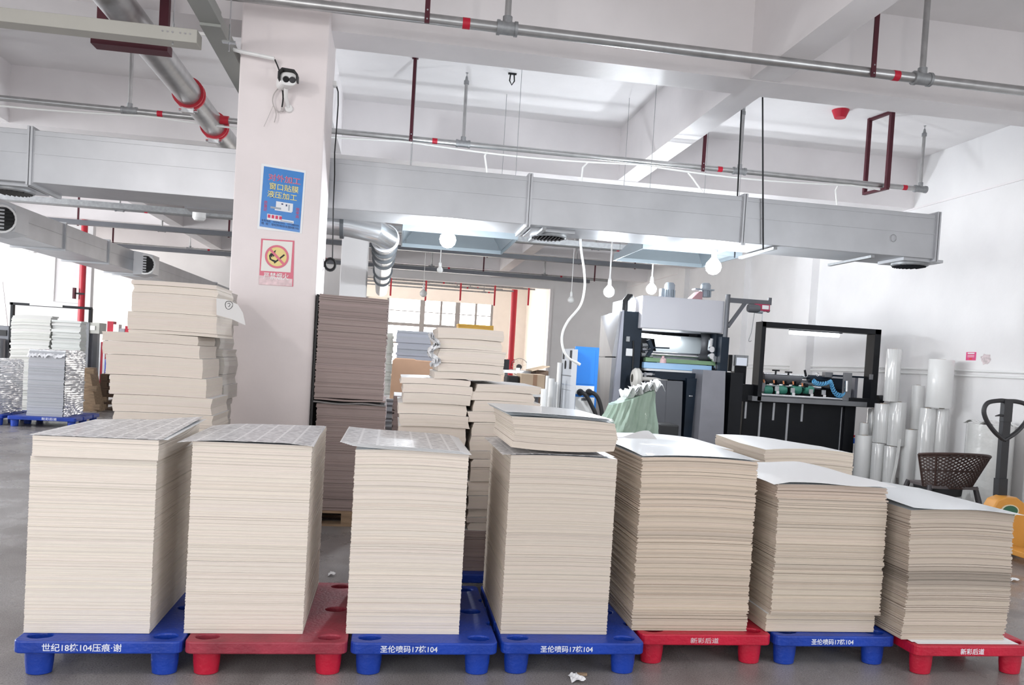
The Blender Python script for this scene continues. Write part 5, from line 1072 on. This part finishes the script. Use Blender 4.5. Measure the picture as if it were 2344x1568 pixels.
# ============================================================ CENTRE BACKGROUND
C = 'stacks between the centre pile and the far windows'
pile('board_stack', 'blue grey stack of bundles behind the brown carton', 'stack of cardboard sheets', stack(.03, .60, 12, 12.8, 0, 1.83, 40, col=(.46, .47, .52), seed=60, tone=.06, jit=.012, groove=.25, drift=.004), mat('grey_top', (.55, .56, .6), .4), C)
pile('board_stack', 'pale stack half hidden between the brown stack and the blue grey one', 'stack of cardboard sheets', stack(-.50, .0, 12.9, 13.6, 0, 1.80, 44, col=(.62, .61, .55), seed=61, tone=.03, jit=.01, groove=.1), WHITE, C)
tag(M().prism([(-.01, .98), (-.0, 1.40), (.03, 1.435), (.25, 1.435), (.26, 1.425), (.47, 1.42), (.49, 1.2), (.50, .98)], 'y', 9.0, 9.5).build('cardboard_carton', KRAFT, bevel=.01), 'brown cardboard carton between the brown stack and the bundle pile', 'carton')
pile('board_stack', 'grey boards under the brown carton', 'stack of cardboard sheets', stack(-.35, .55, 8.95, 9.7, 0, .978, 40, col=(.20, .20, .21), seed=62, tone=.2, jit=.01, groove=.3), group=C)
for k in range(5):
    a, b = P(1049, 742+3.4*k, Y=20), P(1130, 744+3.4*k, Y=20); tag(box('yellow_board', mat('yellow_board%d' % (k % 2), ((.85, .50, .06), (.80, .42, .05))[k % 2], .5), a.x, b.x, 20, 20.6, P(1090, 743+3.6*(k+1), Y=20).z, P(1090, 743+3.6*k, Y=20).z-.003), 'yellow board of the small stack before the far windows, %s from the top' % ('first', 'second', 'third', 'fourth', 'lowest')[k], 'board', 'yellow boards')
a = P(1090, 761, Y=20); pile('board_stack', 'stack carrying the yellow boards, hidden behind the bundle pile', 'stack of cardboard sheets', stack(P(1045, 760, Y=20).x, P(1135, 760, Y=20).x, 20, 20.7, 0, a.z-.001, 50, seed=63, tone=.05), group=C)
# work bench with carton, rolls and fan
Yc = 11.4; bz_ = Z_(1200, 868, 11.0)
tb_ = thing('work_bench', (1.9, Yc, 0), 'cluttered white bench behind the centre pile', 'table')
ba, bb = X_(1150, 880, Yc), X_(1262, 880, Yc); bt = Z_(1220, 902, Yc)
box('tabletop', WPLAST, ba, bb, Yc, Yc+.9, bt-.04, bt, tb_)
for x in (ba+.03, bb-.08): 
    for y in (Yc+.03, Yc+.8): box('leg', GREYM, x, x+.05, y, y+.05, 0, bt-.04, tb_)
cx0, cx1 = X_(1192, 875, Yc+.1), X_(1247, 875, Yc+.1)
t = thing('cardboard_carton', ((cx0+cx1)/2, Yc+.4, bt), 'pale cardboard carton with a brown tape band on the bench', 'carton')
box('carton_body', KRAFTL, cx0, cx1, Yc+.1, Yc+.5, bt+.001, Z_(1220, 857, Yc+.1), t, .004); box('tape_band', KRAFT, cx0+.18, cx0+.24, Yc+.097, Yc+.1, bt+.002, Z_(1220, 857, Yc+.1)-.001, t)
tag(box('dark_carton', DARK, cx0-.20, cx0-.01, Yc+.15, Yc+.5, bt+.001, Z_(1190, 862, Yc), bevel=.03), 'dark open carton on the bench left of the pale carton', 'carton')
Yd = 13.5; dz = Z_(1180, 848, Yd)
t = thing('white_table', (2.2, Yd+.4, 0), 'second white table beyond the bench', 'table'); box('tabletop', WPLAST, X_(1155, 848, Yd), X_(1240, 848, Yd), Yd, Yd+.9, dz-.05, dz, t)
for x in (X_(1157, 848, Yd), X_(1235, 848, Yd)): box('leg', GREYM, x, x+.05, Yd+.05, Yd+.1, 0, dz-.05, t)
for (xl, xr, yt, lb) in ((1204, 1213, 827, 'grey roll standing on the white table'), (1180, 1190, 842, 'short white roll on the white table')):
    a, b = P(xl, 850, Y=Yd+.2), P(xr, 850, Y=Yd+.2); tag(M().lathe([(0, 0), ((b.x-a.x)/2, 0), ((b.x-a.x)/2, Z_(xl, yt, Yd+.2)-dz), (0, Z_(xl, yt, Yd+.2)-dz)], ((a.x+b.x)/2, Yd+.2, dz+.001), 18).build('film_roll', FILMW, smooth=True), lb, 'film roll')
t = thing('bench_fan', P(1190, 850, Y=Yd+.5), 'round wire desk fan and black clutter on the white table', 'fan'); c = P(1189, 840, Y=Yd+.5); t.location = (c.x, c.y, dz); rr = .15; g = M()
g.tube([(c.x+rr*cos(a/24*2*pi), c.y, c.z+rr*sin(a/24*2*pi)) for a in range(25)], .005, 5, caps=False)
for k in range(16): g.tube([c, (c.x+rr*cos(k/16*2*pi), c.y-.02, c.z+rr*sin(k/16*2*pi))], .002, 4)
g.build('fan_guard', CHROME, t); M().lathe([(0, -.04), (.04, -.04), (.05, .06), (0, .06)], c, 14, 'y').box(c.x-.02, c.x+.02, c.y, c.y+.03, dz, c.z).build('fan_motor', DARK, t)
pb_o = M().box(X_(1155, 824, Yd), X_(1172, 824, Yd), Yd+.3, Yd+.5, dz, Z_(1165, 823, Yd)).build('black_clutter', BLACK); tag(pb_o, 'stack of black parts on the white table beside the bundle pile', 'parts')
p_ = P(1205, 845, Y=Yd-.6); M_ = M().prism([(X_(1215, 850, 13), Z_(1215, 850, 13)), (X_(1256, 840, 13), Z_(1256, 840, 13)), (X_(1256, 838, 13), Z_(1256, 838, 13)), (X_(1215, 847, 13), Z_(1215, 847, 13))], 'y', 12.9, 13.5).build('tilted_board', KRAFTL); tag(M_, 'tilted cardboard sheet above the pale carton', 'board')
tag(box('dark_bin', DWOOD, X_(1224, 860, 13), X_(1254, 860, 13), 12.95, 13.4, 0, Z_(1240, 848, 13), bevel=.01), 'dark box under the tilted cardboard sheet', 'box')
# group of slim white rolls before the blue cabinet
G3 = 'slim rolls beside the blue cabinet'
for (xl, xr, yt, yb, Y, lb) in ((1272, 1283, 830, 960, 10.6, 'tallest slim roll touching the blue cabinet side'), (1254, 1268, 866, 960, 10.3, 'middle slim clear roll with a narrow neck before the blue cabinet'), (1238, 1250, 890, 960, 10.1, 'slim roll at the outer end of the group by the cabinet'),
        (1263, 1274, 874, 960, 10.5, 'slim cream roll behind the tallest one by the cabinet'), (1247, 1256, 860, 960, 10.8, 'slim roll at the back of the group near the bench')):
    a, b = P(xl, 900, Y=Y), P(xr, 900, Y=Y); r = (b.x-a.x)/2; z1 = P((xl+xr)/2, yt, Y=Y).z
    tag(M().lathe([(0, 0), (r, 0), (r, z1), (r*.4, z1), (r*.4, z1-.03), (0, z1-.03)], ((a.x+b.x)/2, Y, 0), 22).build('film_roll', FILM if yt == 866 else FILMW, smooth=True), lb, 'film roll', G3)
for k, (xa, xb) in enumerate(((1236, 1240), (1243, 1248))):
    tag(box('red_door_rail', OXIDE, P(xa, 820, Y=33).x, P(xb, 820, Y=33).x, 33, 33.05, 0, P(1240, 778, Y=33).z), 'dark red upright in the far room, %s of the pair' % ('nearer one', 'farther one')[k], 'rail', 'red uprights in the far room')
# ============================================================ ON THE COLUMN
Yk = CY0-.004
c4 = [P(x, y, Y=Yk) for x, y in ((598.5, 374), (700.5, 391), (691, 535), (589, 524))]   # tl tr br bl
po = thing('poster', c4[3], 'blue poster with red and yellow characters on the column', 'poster')
def quad(name, m, cs, d, parent, s=1.): M().add([(p.x, Yk-d, p.z) for p in cs]+[(p.x, Yk-d+.0015, p.z) for p in cs], [(0, 1, 2, 3), (7, 6, 5, 4), (0, 4, 5, 1), (1, 5, 6, 2), (2, 6, 7, 3), (3, 7, 4, 0)]).build(name, m, parent)
TL, TR, BR, BL_ = c4
quad('sheet', WHITE, c4, 0, po)
Uv = (TR-TL); Vv = (BL_-TL)
def uvp(u, v, d=.003): p = TL+Uv*u+Vv*v; return V((p.x, Yk-d, p.z))
PB = mat('poster_blue', (.008, .20, .60), .3, coat=.4, var=.12, vscale=8)
quad('blue_print', PB, [uvp(.06, .035), uvp(.96, .035), uvp(.95, .955), uvp(.045, .955)], .0018, po)
xd = Uv.normalized(); zd = (-Vv).normalized(); wU, hV = Uv.length, Vv.length
PR, PY, PD = mat('poster_red', (.62, .02, .10), .4), mat('poster_yellow', (.92, .82, .30), .4), mat('poster_ink', (.01, .03, .12), .5)
OUT = mat('poster_outline', (.75, .72, .8), .4)
for body, u, v, w_, s_, m_ in (('对外加工', .17, .225, .72, .062, PR), ('窗口贴膜', .20, .355, .65, .058, PY), ('液压加工', .17, .48, .66, .058, PY)):
    text(body, s_, uvp(u, v, .0032), OUT if m_ is PR else PD, po, xdir=xd, zdir=zd, bold=.0010, width=w_*wU, depth=.0003)
    text(body, s_, uvp(u, v, .0040), m_, po, xdir=xd, zdir=zd, bold=.0002, width=w_*wU, depth=.0003)
text('业务电话：13727612425、13712885556', .02, uvp(.08, .868, .0034), PD, po, xdir=xd, zdir=zd, width=.84*wU, bold=.0); text('地  址：世纪同悦创业园9栋102', .022, uvp(.08, .915, .0034), PD, po, xdir=xd, zdir=zd, width=.84*wU, bold=.0)
for u, bd in ((.11, '质量好'), (.83, '效率高')):
    for k, chh in enumerate(bd): text(chh, .03, uvp(u, .60+.055*k+.03*(u > .5), .0034), PR, po, xdir=xd, zdir=zd, bold=.0)
PWh, PGr = mat('poster_machine_white', (.78, .80, .84), .4), mat('poster_machine_grey', (.33, .38, .45), .4)
def uq(m, u0, u1, v0, v1, d=.0035, name='printed_machine'): quad(name, m, [uvp(u0, v0), uvp(u1, v0), uvp(u1, v1), uvp(u0, v1)], d, po)
uq(PWh, .38, .76, .535, .66); uq(PGr, .26, .50, .625, .655, .0038); uq(PWh, .36, .74, .64, .675, .0036); uq(PD, .50, .54, .555, .575, .0042); uq(PD, .60, .63, .56, .59, .0042); uq(PGr, .66, .69, .56, .65, .0042)
uq(PWh, .20, .52, .745, .835); uq(PWh, .52, .80, .795, .835, .0036); uq(PGr, .50, .78, .815, .828, .004)
for k in range(4): uq(PR, .215+.085*k, .275+.085*k, .755, .805, .0044)
c4 = [P(x, y, Y=Yk) for x, y in ((598, 546), (674, 551), (671, 656), (592.5, 651))]; TL, TR, BR, BL_ = c4; Uv = TR-TL; Vv = BL_-TL; xd = Uv.normalized(); zd = (-Vv).normalized(); wU, hV = Uv.length, Vv.length
si = thing('warning_sign', c4[3], 'red and white no open flame sign below the blue poster', 'sign'); SR = mat('sign_red', (.58, .03, .10), .35, coat=.5)
quad('sheet', SR, c4, 0, si); quad('white_field', mat('sign_white', (.74, .72, .68), .35, coat=.3), [uvp(.055, .03), uvp(.95, .03), uvp(.935, .70), uvp(.035, .70)], .0018, si)
quad('faded_strip', mat('sign_faded', (.80, .60, .62), .4, var=.25, vscale=25), [uvp(.0, .80), uvp(1.0, .84), uvp(1.0, 1.0), uvp(.0, 1.0)], .0020, si)
cc = uvp(.50, .375, .0); R0 = .36*wU
def disc(name, m, r0, r1, d, n=40):
    g = M(); 
    for k in range(n):
        a = 2*pi*k/n
        for r_ in (r0, r1):
            g.v.append((cc.x+r_*cos(a), Yk-d, cc.z+r_*sin(a)))
    for k in range(n): j = (k+1) % n; g.f.append((2*k, 2*k+1, 2*j+1, 2*j)); g.m.append(0)
    return g.build(name, m, si, fix=False)
disc('yellow_disc', mat('sign_yellow', (.78, .62, .22), .35), 0.0001, R0*.9, .0030); disc('red_ring', SR, R0*.82, R0, .0046)
fl = [(-.62, -.30), (-.70, .05), (-.55, .30), (-.40, .25), (-.25, .50), (-.10, .62), (-.18, .35), (-.05, .15), (.02, -.05), (-.15, -.02), (-.2, .12), (-.3, -.05), (-.38, .1), (-.42, -.1), (-.55, .0), (-.48, -.25), (-.1, -.35), (.0, -.45), (-.3, -.48)]
M().prism([(cc.x+R0*.95*a, cc.z+R0*.95*b) for a, b in fl], 'y', Yk-.0038, Yk-.0032).build('flame_symbol', DARK, si)
M().bar((cc.x-.02, Yk-.0036, cc.z-R0*.55), (cc.x+R0*.62, Yk-.0036, cc.z+R0*.22), .0008, R0*.13, up=(0, 0, 1)).build('match_symbol', DARK, si)
M().bar((cc.x-R0*.66, Yk-.0048, cc.z+R0*.66), (cc.x+R0*.66, Yk-.0048, cc.z-R0*.66), .0008, R0*.2, up=(0, 0, 1)).build('red_slash', SR, si)
text('严禁烟火', .06, uvp(.12, .86, .0034), WPLAST, si, xdir=xd, zdir=zd, width=.76*wU, bold=.0004)
# security camera on the column
sc_ = thing('security_camera', P(655, 215, Y=CY0), 'white bullet camera with twin lenses on the column', 'camera'); cz = P(662, 186, Y=6.72)
CW = mat('camera_white', (.80, .79, .78), .35)
def rr_(w, h, c, y0, y1, n=24, p=3.0, dx=0, dz=0):
    pts0, pts1 = [], []
    for k in range(n):
        a = 2*pi*k/n; s = lambda q_: math.copysign(abs(q_)**(2/p), q_)
        pts0.append((c.x+w*s(cos(a)), y0, c.z+h*s(sin(a)))); pts1.append((c.x+dx+w*s(cos(a)), y1, c.z+dz+h*s(sin(a))))
    g = M(); return g.add(pts0+pts1, [tuple(range(n)), tuple(reversed(range(n, 2*n)))]+[(k, k+n, (k+1) % n+n, (k+1) % n) for k in range(n)])
rr_(.062, .054, cz, 6.66, 6.85, dx=-.06, dz=.015).build('housing', CW, sc_, smooth=False, bevel=.006)
rr_(.058, .050, cz+V((.006, 0, -.004)), 6.652, 6.662).build('front_plate', WPLAST, sc_)
M().prism([(cz.x-.075, cz.z-.02), (cz.x-.075, cz.z+.035), (cz.x-.045, cz.z+.068), (cz.x+.05, cz.z+.062), (cz.x+.078, cz.z+.03), (cz.x+.078, cz.z-.02), (cz.x+.066, cz.z-.02), (cz.x+.064, cz.z+.025), (cz.x+.04, cz.z+.050), (cz.x-.04, cz.z+.055), (cz.x-.062, cz.z+.03), (cz.x-.062, cz.z-.02)], 'y', 6.61, 6.70).build('visor', DARK, sc_)
for dx in (-.016, .034):
    M().lathe([(.022, -.008), (.026, -.002), (.026, 0)], (cz.x+dx, 6.652, cz.z-.008), 20, 'y').lathe([(0, -.004), (.021, -.004)], (cz.x+dx, 6.652, cz.z-.008), 20, 'y').build('lens', mat('lens_black', (.005, .005, .007), .08) if dx < 0 else mat('ir_lens', (.05, .05, .055), .15), sc_)
M().tube([(cz.x-.03, 6.78, cz.z-.04), (cz.x-.035, 6.82, cz.z-.10), (cz.x-.02, 6.88, cz.z-.16)], .016, 10).build('bracket_arm', CW, sc_, smooth=True)
M().lathe([(.0, -.03), (.03, -.03), (.036, 0)], (cz.x-.015, CY0+.004, cz.z-.17), 16, 'y').build('mount_base', CW, sc_, smooth=True)
for (pts, r_) in ((((629, 136), (638, 158), (641, 172)), .006), (((643, 196), (628, 214), (624, 232), (630, 250), (640, 256), (646, 250)), .005), (((646, 200), (648, 225), (645, 248)), .007), (((626, 240), (614, 268), (604, 290)), .0022), (((628, 246), (632, 262), (628, 280)), .004)):
    M().tube(smooth_pts([P(x, y, Y=6.86) for x, y in pts]), r_, 6).build('lead', DARK if r_ in (.006, .007) else mat('grey_lead', (.5, .46, .45), .5), sc_, smooth=True)
M().tube([P(646, 246, Y=6.86), P(646, 256, Y=6.86)], .011, 8).build('plug', mat('grey_lead', (.5, .46, .45), .5), sc_, smooth=True)
